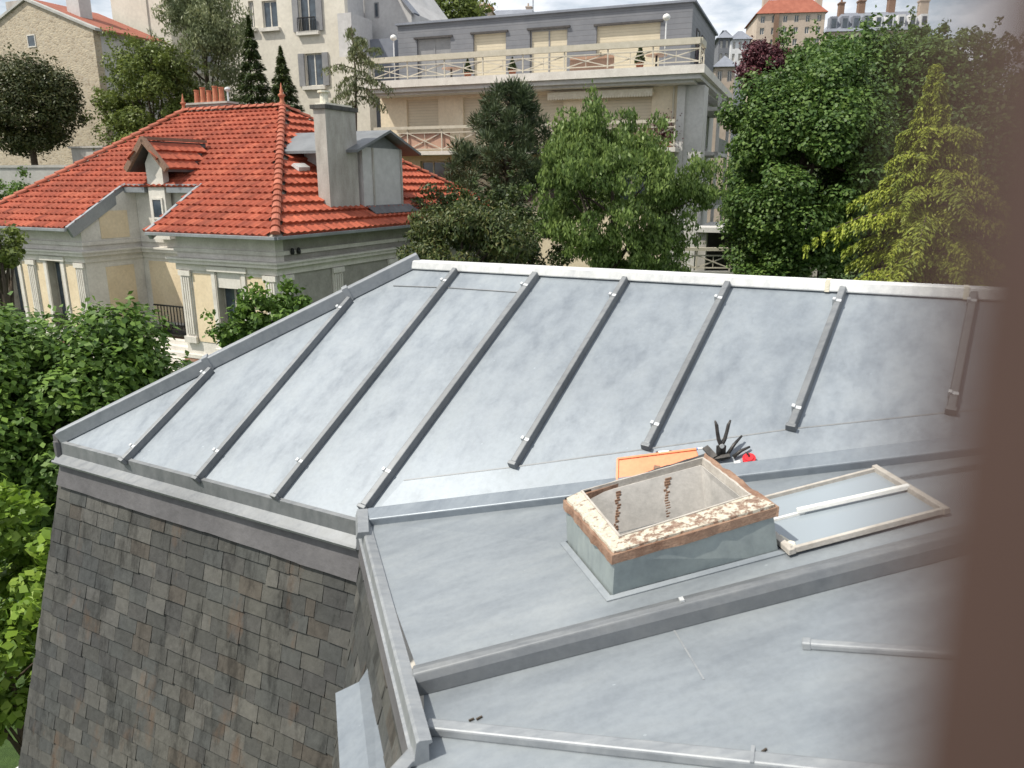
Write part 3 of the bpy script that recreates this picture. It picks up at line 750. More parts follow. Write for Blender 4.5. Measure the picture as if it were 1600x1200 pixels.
# tin snips: handles up, jaws down behind the rim
def snips(base, h, name, label, spread, twist, lean, cat='tin snips', L=None):
    t = empty(name, base, label, cat)
    X = V((math.cos(twist), math.sin(twist), 0)); U_ = V((0, 0, 1)) + lean
    for s_ in (-1, 1):
        m_ = MB()
        pts = [base + X * (-s_ * .012) + U_ * (-.01), base + U_ * (h * .28), base + X * (s_ * spread * .45) + U_ * (h * .45), base + X * (s_ * spread * .70) + U_ * (h * .68),
               base + X * (s_ * spread * .85) + U_ * (h * .86), base + X * (s_ * spread * 1.12) + U_ * h]
        m_.tube(pts, [.010, .012, .0095, .0085, .0085, .004], 8); m_.build('handle', M['blacksteel'], t, smooth=True)
        m_ = MB(); m_.hexa([base + X * (s_ * .004) + U_ * (-.03) + V((0, -.006, 0)), base + X * (s_ * .022) + U_ * (-.02) + V((0, -.006, 0)), base + X * (s_ * .022) + U_ * (-.02) + V((0, .006, 0)), base + X * (s_ * .004) + U_ * (-.03) + V((0, .006, 0)),
            base + X * (-s_ * .002) + U_ * (h * .3) + V((0, -.006, 0)), base + X * (s_ * .024) + U_ * (h * .26) + V((0, -.006, 0)), base + X * (s_ * .024) + U_ * (h * .26) + V((0, .006, 0)), base + X * (-s_ * .002) + U_ * (h * .3) + V((0, .006, 0))])
        m_.build('jaw', M['blacksteel'], t, bevel=.002)
    m_ = MB(); m_.tube([base + U_ * (h * .27) + V((0, -.013, 0)), base + U_ * (h * .27) + V((0, .013, 0))], .011, 10); m_.build('pivot_bolt', M['clip'], t)
    return t
snips(A(1127, 716) + nA * .03, .165, 'tin_snips', 'dark steel tin snips standing with open handles upward behind the skylight', .034, .15, V((0, .05, 0)))
nt2 = empty('pliers', A(1150, 716), 'dark pliers lying tilted between the snips and the red reel', 'pliers')
for k, (x0, y0, x1, y1) in enumerate(((1136, 716, 1160, 690), (1146, 718, 1172, 703))):
    m_ = MB(); a, b = A(x0, y0) + nA * .02, A(x1, y1) + nA * (.045 - .02 * k); c = (a + b) / 2 + nA * .01
    m_.tube([a, c, b], [.009, .008, .005], 8); m_.build('handle', M['blacksteel'], nt2, smooth=True)
m_ = MB(); a, b = A(1112, 722) + nA * .02, A(1142, 718) + nA * .024; m_.bar(a, b, .028, .014, nA, taper=.7); m_.build('jaw', M['blacksteel'], nt2, bevel=.003)
m_ = MB(); a, b = A(1103, 706) + nA * .03, A(1118, 722) + nA * .03; m_.bar(a, b, .03, .012, nA); m_.build('strap', M['blacksteel'], nt2)
rl = empty('chalk_reel', A(1170, 724), 'round red reel with white label on the zinc right of the snips', 'reel')
m_ = MB(); cc = A(1171, 722) + nA * .004; ax = nA
def disc(c0, h, r, seg=20): 
    q_ = MB(); q_.tube([c0, c0 + nA * .002, c0 + nA * (h - .003), c0 + nA * h], [r * .9, r, r, r * .9], seg); return q_
disc(cc, .030, .030).build('reel_body', M['red'], rl, smooth=False)
disc(cc + nA * .030, .006, .022).build('reel_cap', M['red'], rl)
m_ = MB(); m_.tube([cc + nA * .034, cc + nA * .05 + V((.004, .01, .0)), cc + nA * .055 + V((-.01, .02, .004))], .0035, 6); m_.build('crank', M['blacksteel'], rl)
m_ = MB(); m_.bar(A(1148, 728) + nA * .004, A(1158, 726) + nA * .004, .03, .014, nA); m_.build('label_tag', M['white'], rl, bevel=.003)

# debris flakes
db = MB(); rs = random.Random(5)
for x, y in ((733, 1128), (745, 1126), (1190, 1178), (1183, 1180)):
    p_ = C_(x, y) + nB * .002; db.bar(p_, p_ + V((rs.uniform(.01, .02), rs.uniform(-.01, .012), .003)), .005, .006, nB)
tag(db.build('leaf_litter', M['bark']), 'dark dry leaf bits beside the lowest thin batten', 'leaf litter', kind='stuff')

# ================================================================ WINDOW FROM WHICH THE PHOTO IS TAKEN
ws = empty('window_casement', (.05, .04, -.7), 'blurred brown timber edge of the open window at the right of the view', 'window')
WD = V((math.sin(R(58)), math.cos(R(58)), 0)); WT = V((WD.y, -WD.x, 0)); WO = V((.0118, .0218, 0))
def tbox(m_, a0, a1, d0, d1, z0, z1, tilt=-.04):
    q = lambda a, d, z: WO + WT * a + WD * d + V((z * tilt, 0, z))
    return m_.hexa([q(a0, d0, z0), q(a1, d0, z0), q(a1, d1, z0), q(a0, d1, z0), q(a0, d0, z1), q(a1, d0, z1), q(a1, d1, z1), q(a0, d1, z1)])
m_ = MB(); tbox(m_, 0, .06, 0, .04, -.75, .75); m_.build('stile', M['sash'], ws)
m_ = MB(); tbox(m_, .46, .52, 0, .04, -.75, .75); m_.build('stile', M['sash'], ws)
m_ = MB(); tbox(m_, .0602, .4598, .003, .037, -.75, -.69); m_.build('rail', M['sash'], ws)
m_ = MB(); tbox(m_, .0602, .4598, .003, .037, .69, .75); m_.build('rail', M['sash'], ws)
m_ = MB(); tbox(m_, .0602, .4598, .018, .022, -.6898, .6898); m_.build('glass_pane', M['glass'], ws)

# ================================================================ FOLIAGE
def leaf_mesh(P, D, N_, L, W_, name, mat, parent):
    """one diamond leaf per row: centre P, long axis D, normal N_, length L, width W_"""
    n = len(P); D = D / (np.linalg.norm(D, axis=1, keepdims=True) + 1e-9)
    T = np.cross(D, N_); T /= (np.linalg.norm(T, axis=1, keepdims=True) + 1e-9)
    L = L[:, None]; W_ = W_[:, None]
    Nn = np.cross(T, D)
    v = np.stack([P - D * L * .5, P + T * W_ * .5 + Nn * W_ * .12, P + D * L * .5, P - T * W_ * .5 + Nn * W_ * .12], 1).reshape(-1, 3)
    off = np.array(parent.location) if parent else v.mean(0)
    v = v - off
    me = bpy.data.meshes.new(name)
    me.vertices.add(4 * n); me.vertices.foreach_set('co', v.astype(np.float32).ravel())
    me.loops.add(4 * n); me.loops.foreach_set('vertex_index', np.arange(4 * n, dtype=np.int32))
    me.polygons.add(n); me.polygons.foreach_set('loop_start', np.arange(0, 4 * n, 4, dtype=np.int32))
    me.polygons.foreach_set('loop_total', np.full(n, 4, dtype=np.int32))
    me.update(calc_edges=True); me.validate()
    me.materials.append(mat)
    o = bpy.data.objects.new(name, me); COL.objects.link(o)
    if parent: o.parent = parent
    else: o.location = V(off)
    return o
def rdirs(n):
    d = rng.normal(size=(n, 3)); return d / np.linalg.norm(d, axis=1, keepdims=True)
def crown(c, r, ncl, rcl, nleaf, size, aspect=.5, shell=.55, droop=0.0, flat=.5, shoot=1.0, cut=None):
    """leaf rows for a crown: clumps spread through an ellipsoid (denser outside), leaves on and in each clump"""
    c = np.array(c, float); r = np.array(r, float)
    d = rdirs(ncl); rad = rng.uniform(shell, 1.0, (ncl, 1)) ** .6
    cc = c + d * r * rad
    if cut is not None: cc = cc[cc[:, 2] > cut]; ncl = len(cc)
    cr = rcl * rng.uniform(.55, 1.35, ncl)
    k = rng.choice(ncl, nleaf, p=cr ** 2 / (cr ** 2).sum())
    ld = rdirs(nleaf); lr = rng.uniform(.35, 1.0, nleaf) ** .5
    sq = np.array([1, 1, .72])
    P = cc[k] + ld * (cr[k] * lr)[:, None] * sq
    N_ = ld * .8 + np.array([0, 0, flat]) + rng.normal(size=(nleaf, 3)) * .45
    D = np.cross(N_, rdirs(nleaf)) + np.array([0, 0, -droop])
    # loose shoots that break the outline
    ns = max(4, nleaf // 260); sk = rng.choice(ncl, ns); sd = cc[sk] - c; sd /= np.linalg.norm(sd, axis=1, keepdims=True) + 1e-9
    sd = sd + np.array([0, 0, .45]) + rng.normal(size=(ns, 3)) * .35; sd /= np.linalg.norm(sd, axis=1, keepdims=True)
    m = int(nleaf * .16 * shoot); q = rng.integers(0, ns, m); tt = rng.uniform(.4, 1, m) ** .8
    P[:m] = cc[sk[q]] + sd[q] * (cr[sk[q]] * (.7 + 1.25 * tt * shoot))[:, None] + rng.normal(size=(m, 3)) * size * .55
    L = size * rng.uniform(.6, 1.25, nleaf)
    return (P, D, N_, L, L * aspect), cc
def trunk(mb, base, top, r0, limbs, rl=.35):
    base, top = V(base), V(top)
    mid = base.lerp(top, .5) + V((random.uniform(-.1, .1), random.uniform(-.1, .1), 0)) * (top - base).length * .3
    mb.tube([base, base.lerp(mid, .5), mid, mid.lerp(top, .6), top], [r0, r0 * .85, r0 * .68, r0 * .42, r0 * .15], 9)
    for q_ in limbs:
        q_ = V(q_); t = random.uniform(.3, .85); s_ = base.lerp(mid, t * 2) if t < .5 else mid.lerp(top, t * 2 - 1)
        m1 = s_.lerp(q_, .5) + V((0, 0, (q_ - s_).length * .10))
        mb.tube([s_, m1, q_], [r0 * rl, r0 * rl * .6, r0 * rl * .15], 6)
def tree(name, label, c, r, mat, n, size, ncl=60, rcl=None, base_z=-6.3, r0=.16, group='trees and shrubs behind the roof', cat='tree', aspect=.5, shell=.55, droop=0, flat=.5, extra=(), bx=None, tall=True, limbs=14, shoot=1.0):
    bx = bx or (c[0], c[1])
    root = empty(name, (bx[0], bx[1], base_z), label, cat, group)
    rcl = rcl or min(r) * .32
    rows, cc = crown(c, r, ncl, rcl, n, size, aspect, shell, droop, flat, shoot)
    parts = [rows]
    for ec, er, en, encl in extra:
        rw, c2 = crown(ec, er, encl, rcl, en, size, aspect, shell, droop, flat, shoot); parts.append(rw); cc = np.vstack([cc, c2])
    cat_ = [np.concatenate([p[i] for p in parts]) for i in range(5)]
    leaf_mesh(*cat_, 'crown', mat, root)
    m_ = MB(); lim = cc[rng.choice(len(cc), min(limbs, len(cc)), replace=False)]
    trunk(m_, (bx[0], bx[1], base_z), (c[0], c[1], c[2] + r[2] * .5), r0, lim)
    m_.build('trunk', M['bark'], root, smooth=True)
    return root
def at(px, py, y): p = on_y(px, py, y); return (p.x, p.y, p.z)
def span(px0, px1, y): return (on_y(px1, 300, y).x - on_y(px0, 300, y).x) / 2

G = 'trees and shrubs around the houses'
# left foreground chestnut, top lit and dark inside
c = at(78, 652, 9.2)
tree('chestnut_tree', 'leafy chestnut crown in front of the villa facade, left edge', c, (span(-110, 252, 9.2), 1.5, 1.34), LF['chestnut'], 52000, .105, ncl=170, rcl=.42, r0=.17, shoot=.12, aspect=.62, shell=.5, flat=.9, group=G,
     extra=((at(170, 545, 9.2), (.42, .6, .36), 3600, 18), ((c[0] - .9, c[1] + .3, c[2] - .3), (1.2, 1.2, 1.4), 9000, 40), ((c[0] + .2, c[1] + .4, c[2] - 1.7), (1.7, 1.2, 1.6), 9000, 40)))
c = at(10, 980, 6.0)
tree('leafy_shrub', 'bright yellow green shrub at the lower left beside the slates', (c[0] - .12, c[1], c[2]), (.62, .8, .95), LF['vine'], 9000, .105, ncl=60, rcl=.22, r0=.05, aspect=.75, shell=.6, flat=.8, group=G, cat='shrub', limbs=8)
# trees between the houses
c = at(40, 165, 46)
tree('round_bush_tree', 'round brownish green tree against the rubble stone gable', c, (span(-30, 106, 46), 2.4, 2.4), LF['brown'], 40000, .19, ncl=170, rcl=.8, shoot=.2, base_z=z_at(46, 275), r0=.2, group=G)
c = at(232, 165, 47)
tree('bushy_tree', 'light green bushy tree below the blank cream wall', c, (span(172, 300, 47), 2.0, 2.9), LF['fresh'], 20000, .20, ncl=70, rcl=.75, base_z=-5, r0=.2, group=G, extra=((at(205, 210, 46), (1.4, 1.2, 1.2), 6000, 20), (at(255, 100, 47), (1.1, 1.0, 1.1), 4000, 18)))
c = at(318, 105, 49)
tree('willow_tree', 'tall grey green feathery tree before the pale apartment house', c, (span(268, 378, 49), 2.2, 4.3), LF['olive'], 26000, .22, ncl=70, rcl=.85, base_z=-5, r0=.22, droop=1.0, aspect=.32, group=G, extra=((at(350, 40, 49), (1.1, 1.1, 1.7), 5000, 16),))
def fir(name, label, px, ytop, ybot, hw, y, mat, n=15000, size=.26, lean=0, group=G):
    top = V(at(px, ytop, y)); bot = V(at(px, ybot, y)); root = empty(name, (bot.x, y, -5.5), label, 'conifer', group)
    H = (top.z - bot.z); rw = hw / F_PX * y
    t = rng.uniform(0, 1, n) ** .75; tier = np.floor(t * 13) / 13 + rng.uniform(0, .045, n); a = rng.uniform(0, 2 * math.pi, n)
    lob = 1 + .22 * np.sin(a * 5 + tier * 40) ; rr_ = (tier * rw * lob) * rng.uniform(.15, 1, n) ** .5
    P = np.stack([top.x + np.cos(a) * rr_, y + np.sin(a) * rr_, top.z - tier * H - rr_ * .30 + rng.normal(size=n) * .07], 1)
    D = np.stack([np.cos(a), np.sin(a), np.full(n, -.45)], 1) + rng.normal(size=(n, 3)) * .35
    N_ = rng.normal(size=(n, 3)) * .4 + np.array([0, 0, 1]); L = size * rng.uniform(.6, 1.3, n)
    leaf_mesh(P, D, N_, L, L * .28, 'crown', mat, root)
    m_ = MB(); m_.tube([V((bot.x, y, -5.5)), V((top.x, y, top.z - .1))], [.2, .02], 8); m_.build('trunk', M['bark'], root)
fir('fir_tree', 'dark narrow fir with its tip above the other conifer', 388, 28, 240, 46, 47, LF['dark'])
fir('fir_tree', 'shorter dark fir just left of the roof finial', 438, 76, 250, 48, 46, LF['dark'])
# sparse young cedar with a bare thin stem
root = empty('young_cedar', (V(at(557, 300, 39)).x, 39, -5), 'thin sparse cedar with bare stem behind the concrete chimney', 'conifer', G)
stem = [V(at(557, 330, 39)), V(at(556, 200, 39)), V(at(556, 120, 39)), V(at(549, 40, 39))]
m_ = MB(); m_.tube([V((stem[0].x, 39, -5))] + stem, [.09, .08, .07, .05, .015], 7); PP, DD = [], []
rs = random.Random(2)
for (py, dx, dy) in ((48, -12, 6), (60, 18, 10), (75, -10, 14), (85, 26, 16), (100, 42, 5), (108, -50, 0), (118, -30, 22), (122, 58, 18), (135, 34, 20), (140, -44, 24), (150, 46, 18), (158, -26, 22), (66, 8, 12), (92, 40, -16), (128, -18, 20), (110, 30, 20)):
    s_ = V(at(556 - max(0, (100 - py)) * .09, py, 39)); e_ = V(at(556 + dx, py + dy, 39 + rs.uniform(-1.2, 1.2))); md = s_.lerp(e_, .55) + zv * .22
    m_.tube([s_, md, e_], [.03, .02, .006], 5)
    for k in range(260):
        t = rs.random(); p_ = s_.lerp(md, t * 2) if t < .5 else md.lerp(e_, t * 2 - 1)
        PP.append((p_.x + rs.gauss(0, .09), p_.y + rs.gauss(0, .15), p_.z - abs(rs.gauss(0, .18)))); DD.append((rs.gauss(0, .5), rs.gauss(0, .5), -1))
PP, DD = np.array(PP), np.array(DD); L = .2 * rng.uniform(.6, 1.3, len(PP))
leaf_mesh(PP, DD, rng.normal(size=PP.shape), L, L * .25, 'crown', LF['olive'], root); m_.build('trunk', M['bark'], root, smooth=True)
# pine in front of the balconies
root = empty('pine_tree', (V(at(790, 300, 37.5)).x, 37.5, -5), 'dark blue green pine with upright candles in front of the balconies', 'conifer', G)
PP, DD, BB = [], [], []
m_ = MB(); tp = V(at(800, 128, 37.5)); m_.tube([V((tp.x, 37.5, -5)), V(at(792, 260, 37.5)), tp], [.2, .14, .03], 8)
for k in range(185):
    t = rs.random() ** .7; py = 130 + t * 200; hw = 10 + 78 * min(1, t * 1.3) ** .75
    ang = rs.uniform(0, 2 * math.pi); rr_ = rs.uniform(.25, 1) ** .6 * hw * 37.5 / F_PX
    c0 = V(at(798 - t * 12, py, 37.5)); e_ = c0 + V((math.cos(ang) * rr_, math.sin(ang) * rr_, rr_ * .25)); 
    if k % 2 == 0: m_.tube([c0 - zv * .3, (c0 + e_) / 2 - zv * .1, e_], [.045, .03, .01], 5)
    for j in range(170):
        q_ = V((rs.gauss(0, 1), rs.gauss(0, 1), rs.gauss(.35, .8))).normalized(); rad = rs.uniform(.1, .52)
        PP.append(tuple(e_ + q_ * rad)); DD.append(tuple(q_ + V((0, 0, .5))))
PP, DD = np.array(PP), np.array(DD); L = .26 * rng.uniform(.6, 1.3, len(PP))
leaf_mesh(PP, DD, rng.normal(size=PP.shape), L, L * .17, 'crown', LF['pine'], root); m_.build('trunk', M['bark'], root, smooth=True)
# cherry in the middle
c = at(955, 310, 25)
tree('cherry_tree', 'broad leafy cherry tree in front of the apartment ground floor', c, (span(838, 1065, 25), 2.0, 2.0), LF['cherry'], 34000, .155, ncl=150, rcl=.40, r0=.16, droop=1.4, aspect=.42, shell=.5, flat=.2, group=G,
     extra=((at(905, 215, 25), (.55, .6, 1.0), 4200, 16), (at(870, 245, 25), (.6, .6, .8), 3000, 10), (at(1075, 300, 25), (.75, .7, .5), 3000, 12), (at(1108, 262, 25), (.42, .4, .14), 600, 5), (at(985, 220, 25), (.5, .6, .6), 2200, 9), (at(930, 185, 25), (.14, .2, .4), 500, 4), (at(1000, 400, 25), (2.0, 1.2, .8), 8000, 30), (at(885, 185, 25), (.12, .2, .35), 350, 3)))
c = at(722, 398, 17)
tree('cypress_shrub', 'dark bushy cypress below the villa roof end, above the zinc ridge', c, (span(640, 815, 17), 1.1, 1.05), LF['thuja'], 26000, .11, ncl=80, rcl=.34, r0=.12, aspect=.35, droop=.6, group=G, cat='shrub',
     extra=((at(735, 350, 17), (.4, .5, .35), 3000, 12), (at(695, 355, 17), (.35, .4, .3), 2000, 10), (at(795, 385, 17.4), (.5, .5, .6), 3000, 14)), shoot=.4)
c = at(835, 385, 29)
tree('dark_shrub', 'dark shaded foliage in the gap between cypress and cherry tree', c, (1.5, 1.2, 1.7), LF['dark'], 9000, .16, ncl=50, rcl=.45, r0=.1, group=G, cat='shrub', extra=((at(760, 345, 30), (1.6, 1.2, 1.3), 7000, 30), (at(680, 330, 31), (.9, 1.0, 1.0), 4000, 18)))
c = at(425, 505, 14)
tree('climbing_shrub', 'small fresh green shrub rising over the left zinc hip', c, (span(355, 470, 14), .5, .55), LF['chestnut'], 3600, .12, ncl=26, rcl=.18, r0=.04, aspect=.6, group=G, cat='shrub', extra=((at(415, 490, 14), (.25, .3, .3), 900, 8), (at(478, 478, 14), (.12, .2, .14), 300, 3), (at(368, 530, 14), (.25, .3, .3), 800, 6)))
c = at(12, 400, 17)
root = tree('pollarded_tree', 'small tree with bare dark trunk and tufted top, far left before the villa', (c[0] - .15, 17, c[2] + .1), (.45, .5, .42), LF['fresh'], 2600, .12, ncl=18, rcl=.22, r0=.16, aspect=.6, group=G, limbs=12)
# right hand woods
tree('lime_tree', 'broad bright green lime tree filling the view right of the apartment house', at(1255, 280, 31), (span(1150, 1365, 31), 2.9, 3.6), LF['big'], 66000, .175, ncl=220, rcl=.75, r0=.3, aspect=.66, shell=.7, shoot=.3, flat=.7, group=G,
     extra=((at(1275, 180, 31.5), (2.4, 2.4, 1.8), 18000, 60), (at(1235, 410, 31), (2.0, 2.0, 1.8), 11000, 40), (at(1195, 190, 31.5), (1.3, 1.4, 1.6), 7000, 25)))
tree('broad_tree', 'tall green tree behind the golden conifer, right', at(1400, 200, 40), (span(1300, 1500, 40), 3.2, 3.7), LF['big'], 36000, .25, ncl=120, rcl=1.1, r0=.3, aspect=.6, shell=.7, flat=.6, group=G, extra=((at(1330, 110, 40), (1.8, 2, 1.2), 7000, 30), (at(1420, 112, 40), (2.2, 2, 1.3), 7000, 30)), shoot=.3)
tree('dark_yew', 'dark shaded tree mass behind the golden conifer trunk', at(1400, 350, 33), (span(1300, 1500, 33), 2.0, 3.6), LF['dark'], 22000, .2, ncl=90, rcl=.8, r0=.25, group=G)
tree('side_tree', 'green tree at the right edge beside the window timber', at(1560, 290, 36), (span(1490, 1720, 36), 3.2, 5.4), LF['big'], 26000, .26, ncl=100, rcl=1.1, r0=.3, aspect=.6, shell=.7, group=G)
tree('plum_tree', 'purple leaved plum tree between apartment house and far buildings', at(1192, 108, 62), (span(1160, 1222, 62), 1.6, 1.9), LF['purple'], 12000, .28, ncl=50, rcl=.6, shoot=.3, r0=.2, base_z=-5, group=G)
tree('roof_line_tree', 'rounded green tree top rising behind the flat penthouse roof', at(700, 26, 75), (span(655, 745, 75), 3, 2.6), LF['fresh'], 12000, .38, ncl=50, rcl=1.1, r0=.25, base_z=-2, group=G)
tree('hedge_bush', 'low green bush behind the far left villa hip', at(15, 318, 38), (span(-60, 70, 38), 1.2, 1.1), LF['chestnut'], 7000, .18, ncl=40, rcl=.5, r0=.08, base_z=-5, group=G, cat='shrub')
tree('flower_bush', 'green garden bush with pale tips beside the low lattice fence', at(1170, 372, 33.5), (.5, .6, .8), LF['fresh'], 3500, .12, ncl=24, rcl=.25, r0=.05, group=G, cat='shrub')
tree('flower_bush', 'red flowering bush under the trees near the apartment entrance', at(1178, 345, 34), (.28, .3, .35), M['redflower'], 700, .10, ncl=10, rcl=.14, r0=.04, group=G, cat='shrub')
for i, (px, py, y, rx, rz) in enumerate(((1300, 86, 66, 3.2, 2.4), (1370, 76, 72, 3.6, 2.2), (1440, 70, 78, 3.8, 2.4), (1240, 88, 64, 2.6, 2.0), (1500, 72, 70, 4, 3))):
    tree('hillside_tree', ['rounded tree on the slope below the brick houses', 'tree on the slope under the long mansard roof', 'tree on the slope at the right end of the long mansard roof',
          'small tree on the slope between plum tree and brick house', 'tree on the slope behind the window timber edge'][i], at(px, py + 30, y), (rx, 2.5, rz), LF['big'], 9000, .30, ncl=50, rcl=1.0, r0=.25, base_z=-4, group='trees on the far slope', aspect=.6)
# golden drooping cedar
gy = 21.5
root = empty('golden_cedar', (V(at(1452, 440, gy)).x, gy, -6.3), 'tall golden green cedar with drooping layered branches', 'conifer', G)
PP, DD = [], []
m_ = MB(); tp = V(at(1462, 108, gy)); bt = V(at(1448, 440, gy)); m_.tube([V((bt.x, gy, -6.3)), bt, tp], [.2, .16, .02], 8)
rs = random.Random(12)
lv = [(104, 7), (116, 11), (130, 15), (146, 20), (162, 25), (180, 32), (196, 62), (214, 44), (234, 68), (262, 84), (288, 128), (318, 92), (338, 176), (366, 110), (392, 128), (420, 150), (446, 165)]
for li, (py, hw) in enumerate(lv):
    t = (py - 108) / 332; c0 = tp.lerp(bt, min(t, 1)) if t <= 1 else bt - zv * ((py - 440) / F_PX * gy)
    nb = 5 if hw < 40 else 7
    for b_ in range(nb):
        a = b_ / nb * 2 * math.pi + rs.uniform(-.35, .35) + li * 1.1
        Lb = hw * gy / F_PX * rs.uniform(.72, 1.08); dr = V((math.cos(a), math.sin(a), 0))
        K = 14; pts = []
        for k in range(K + 1):
            s_ = k / K; pts.append(c0 + dr * (Lb * s_) + zv * (Lb * (.30 * s_ - .52 * s_ ** 2.2)))
        m_.tube([pts[0], pts[4], pts[8], pts[12]], [.035, .028, .018, .008], 5)
        for k in range(1, K + 1):
            s_ = k / K; wd = (.10 + .34 * math.sin(min(s_ * 1.15, 1) * math.pi) ** .7) * (Lb / 1.6 if Lb < 1.6 else 1)
            sd_ = V((-dr.y, dr.x, 0))
            for j in range(int(22 + 52 * min(1, Lb))):
                o_ = rs.gauss(0, .5) * wd; hang = abs(rs.gauss(0, .10)) + (.22 * rs.random() if rs.random() < .3 else 0)
                p_ = pts[k] + sd_ * o_ + dr * rs.uniform(-.06, .06) + zv * (-hang - abs(o_) * .35 + .02)
                PP.append(tuple(p_)); q_ = dr * .55 + sd_ * (.8 * (1 if o_ > 0 else -1)) + zv * (-.55 - 2.2 * hang); DD.append(tuple(q_ + V((rs.gauss(0, .2), rs.gauss(0, .2), 0))))
PP, DD = np.array(PP), np.array(DD); L = .135 * rng.uniform(.6, 1.35, len(PP)); NN = rng.normal(size=PP.shape) * .4 + np.array([0, 0, 1])
leaf_mesh(PP, DD, NN, L, L * .34, 'crown', LF['gold'], root); m_.build('trunk', M['bark'], root, smooth=True)

# ================================================================ THE RED ROOFED VILLA
def window(fr, u0, u1, z0, z1, w, parent, mull=1, label=None, dark='glass', fm='stonewhite', name='window'):
    """casement set back at depth w: frame (part) > panes (sub-part)"""
    t = .07; m_ = MB()
    fr.box(m_, u0, u0 + t, w, w + .06, z0, z1); fr.box(m_, u1 - t, u1, w, w + .06, z0, z1)
    fr.box(m_, u0 + t, u1 - t, w + .001, w + .059, z1 - t, z1); fr.box(m_, u0 + t, u1 - t, w + .001, w + .059, z0, z0 + t)
    for k in range(mull):
        uc = u0 + (u1 - u0) * (k + 1) / (mull + 1); fr.box(m_, uc - .04, uc + .04, w - .01, w + .058, z0 + t, z1 - t)
    o = m_.build(name, M[fm], parent)
    if label: o['label'] = label
    g = MB(); fr.box(g, u0 + t * .5, u1 - t * .5, w + .025, w + .04, z0 + t * .5, z1 - t * .5); g.build('pane', M[dark], o)
    return o
HZ = 25.5
vU = V((-math.cos(R(HZ)), math.sin(R(HZ)), 0)); vW = V((math.sin(R(HZ)), math.cos(R(HZ)), 0))
vo = on_z(430, 370, -1.53); EZ = -1.53; vo.z = 0
vf = Frame(vo, vU, vW)
LU, LW, HH = 15.0, 16.0, 4.4; AP, LE = 6.45, 11.9
villa = empty('red_roofed_villa', (vo.x - 5, vo.y + 8, -6.3), 'cream villa with steep red clay tile roof, zinc edged eaves and a roof finial', 'house')
apx = vf.p(AP, LW / 2, EZ + HH); apl = vf.p(LE, LW / 2, EZ + HH)
ca, cb_, cc_, cd_ = vf.p(0, 0, EZ), vf.p(LU, 0, EZ), vf.p(0, LW, EZ), vf.p(LU, LW, EZ)
def inpoly(x, y, poly):
    r_ = False; n = len(poly)
    for i in range(n):
        x0, y0 = poly[i]; x1, y1 = poly[(i + 1) % n]
        if (y0 > y) != (y1 > y) and x < (x1 - x0) * (y - y0) / (y1 - y0) + x0: r_ = not r_
    return r_
def tiles(o, du, ds, poly, name, mat, parent, course=.56, tw=.36, amp=.028, lift=.075, sub=6, holes=()):
    """interlocking clay tiles: each tile is its own little corrugated shell with a raised lower lip"""
    o, du, ds = V(o), V(du).normalized(), V(ds).normalized(); n = du.cross(ds).normalized(); n = n if n.z > 0 else -n
    xs = [p_[0] for p_ in poly]; ys = [p_[1] for p_ in poly]; m_ = MB(); rs_ = random.Random(len(name) + int(LU))
    rows = int((max(ys) - min(ys)) / course) + 2
    for r_ in range(rows):
        y0 = min(ys) + r_ * course; x = min(xs) - (tw / 2 if r_ % 2 else 0)
        while x < max(xs):
            cx, cy = x + tw / 2, y0 + course / 2
            if inpoly(cx, cy, poly) and not any(inpoly(cx, cy, h) for h in holes):
                j = rs_.uniform(-.006, .006); vs = []; fs = []
                for k in range(sub + 1):
                    f = k / sub; hgt = amp * (math.cos(f * 2 * math.pi) * .5 + .5) * (1 if sub > 2 else 0)
                    xx = x + tw * f * .985
                    vs += [o + du * xx + ds * (y0 + course * 1.02) + n * (hgt * .4 + .004), o + du * xx + ds * (y0 - .012 + j) + n * (hgt + lift + j), o + du * xx + ds * (y0 - .012 + j) + n * .0]
                for k in range(sub):
                    a = k * 3; fs += [(a, a + 3, a + 4, a + 1), (a + 1, a + 4, a + 5, a + 2)]
                m_.add(vs, fs)
            x += tw
    return m_.build(name, mat, parent)
def under(poly3, n, th, name, mat, parent):
    m_ = MB(); m_.prism([V(p_) - n * (th + .004) for p_ in poly3], n * th); return m_.build(name, mat, parent)
# front slope, cut by the recess of the facade
sF = (vf.p(0, LW / 2, EZ + HH) - vf.p(0, 0, EZ)); LS = sF.length; sF.normalize(); nF = vU.cross(sF).normalized(); nF = nF if nF.z > 0 else -nF
kk = LS / (LW / 2)
NU0, NU1, NW = 5.25, 9.1, 2.6
polyF = [(0, 0), (NU0, 0), (NU0 + .25, NW * kk), (NU1 + .2, NW * kk), (NU1, 0), (LU, 0), (LE, LS), (AP, LS)]
front = under([vf.p(u, s_ / kk, EZ + s_ / LS * HH) for u, s_ in polyF], nF, .06, 'roof', M['soffit'], villa)
tiles(ca, vU, sF, polyF, 'tile_slope', M['tileL'], villa, course=.40, tw=.27, amp=.055, lift=.035)['label'] = 'long front slope of red tiles with a cut-out'
# right slope (hip end)
sR = (vf.p(AP, 0, EZ + HH) - vf.p(0, 0, EZ)); LR = sR.length; sR.normalize(); nR = vW.cross(sR); nR = nR if nR.z > 0 else -nR
polyR = [(0, 0), (LW, 0), (LW / 2, LR)]
under([ca, cc_, apx], nR.normalized(), .06, 'roof', M['soffit'], villa)
tiles(ca, vW, sR, polyR, 'tile_slope', M['tileR'], villa, course=.50, tw=.30, amp=.045, lift=.09)['label'] = 'hip end slope of bright red tiles with bold courses'
# rear and left slopes
for pl_, nm in (([cc_, cd_, apl, apx], 'rear'), ([cb_, cd_, apl], 'left')):
    m_ = MB(); m_.add(pl_, [tuple(range(len(pl_)))]); m_.build('tile_slope', M['tileL'], villa)['label'] = 'far ' + nm + ' slope of red tiles'
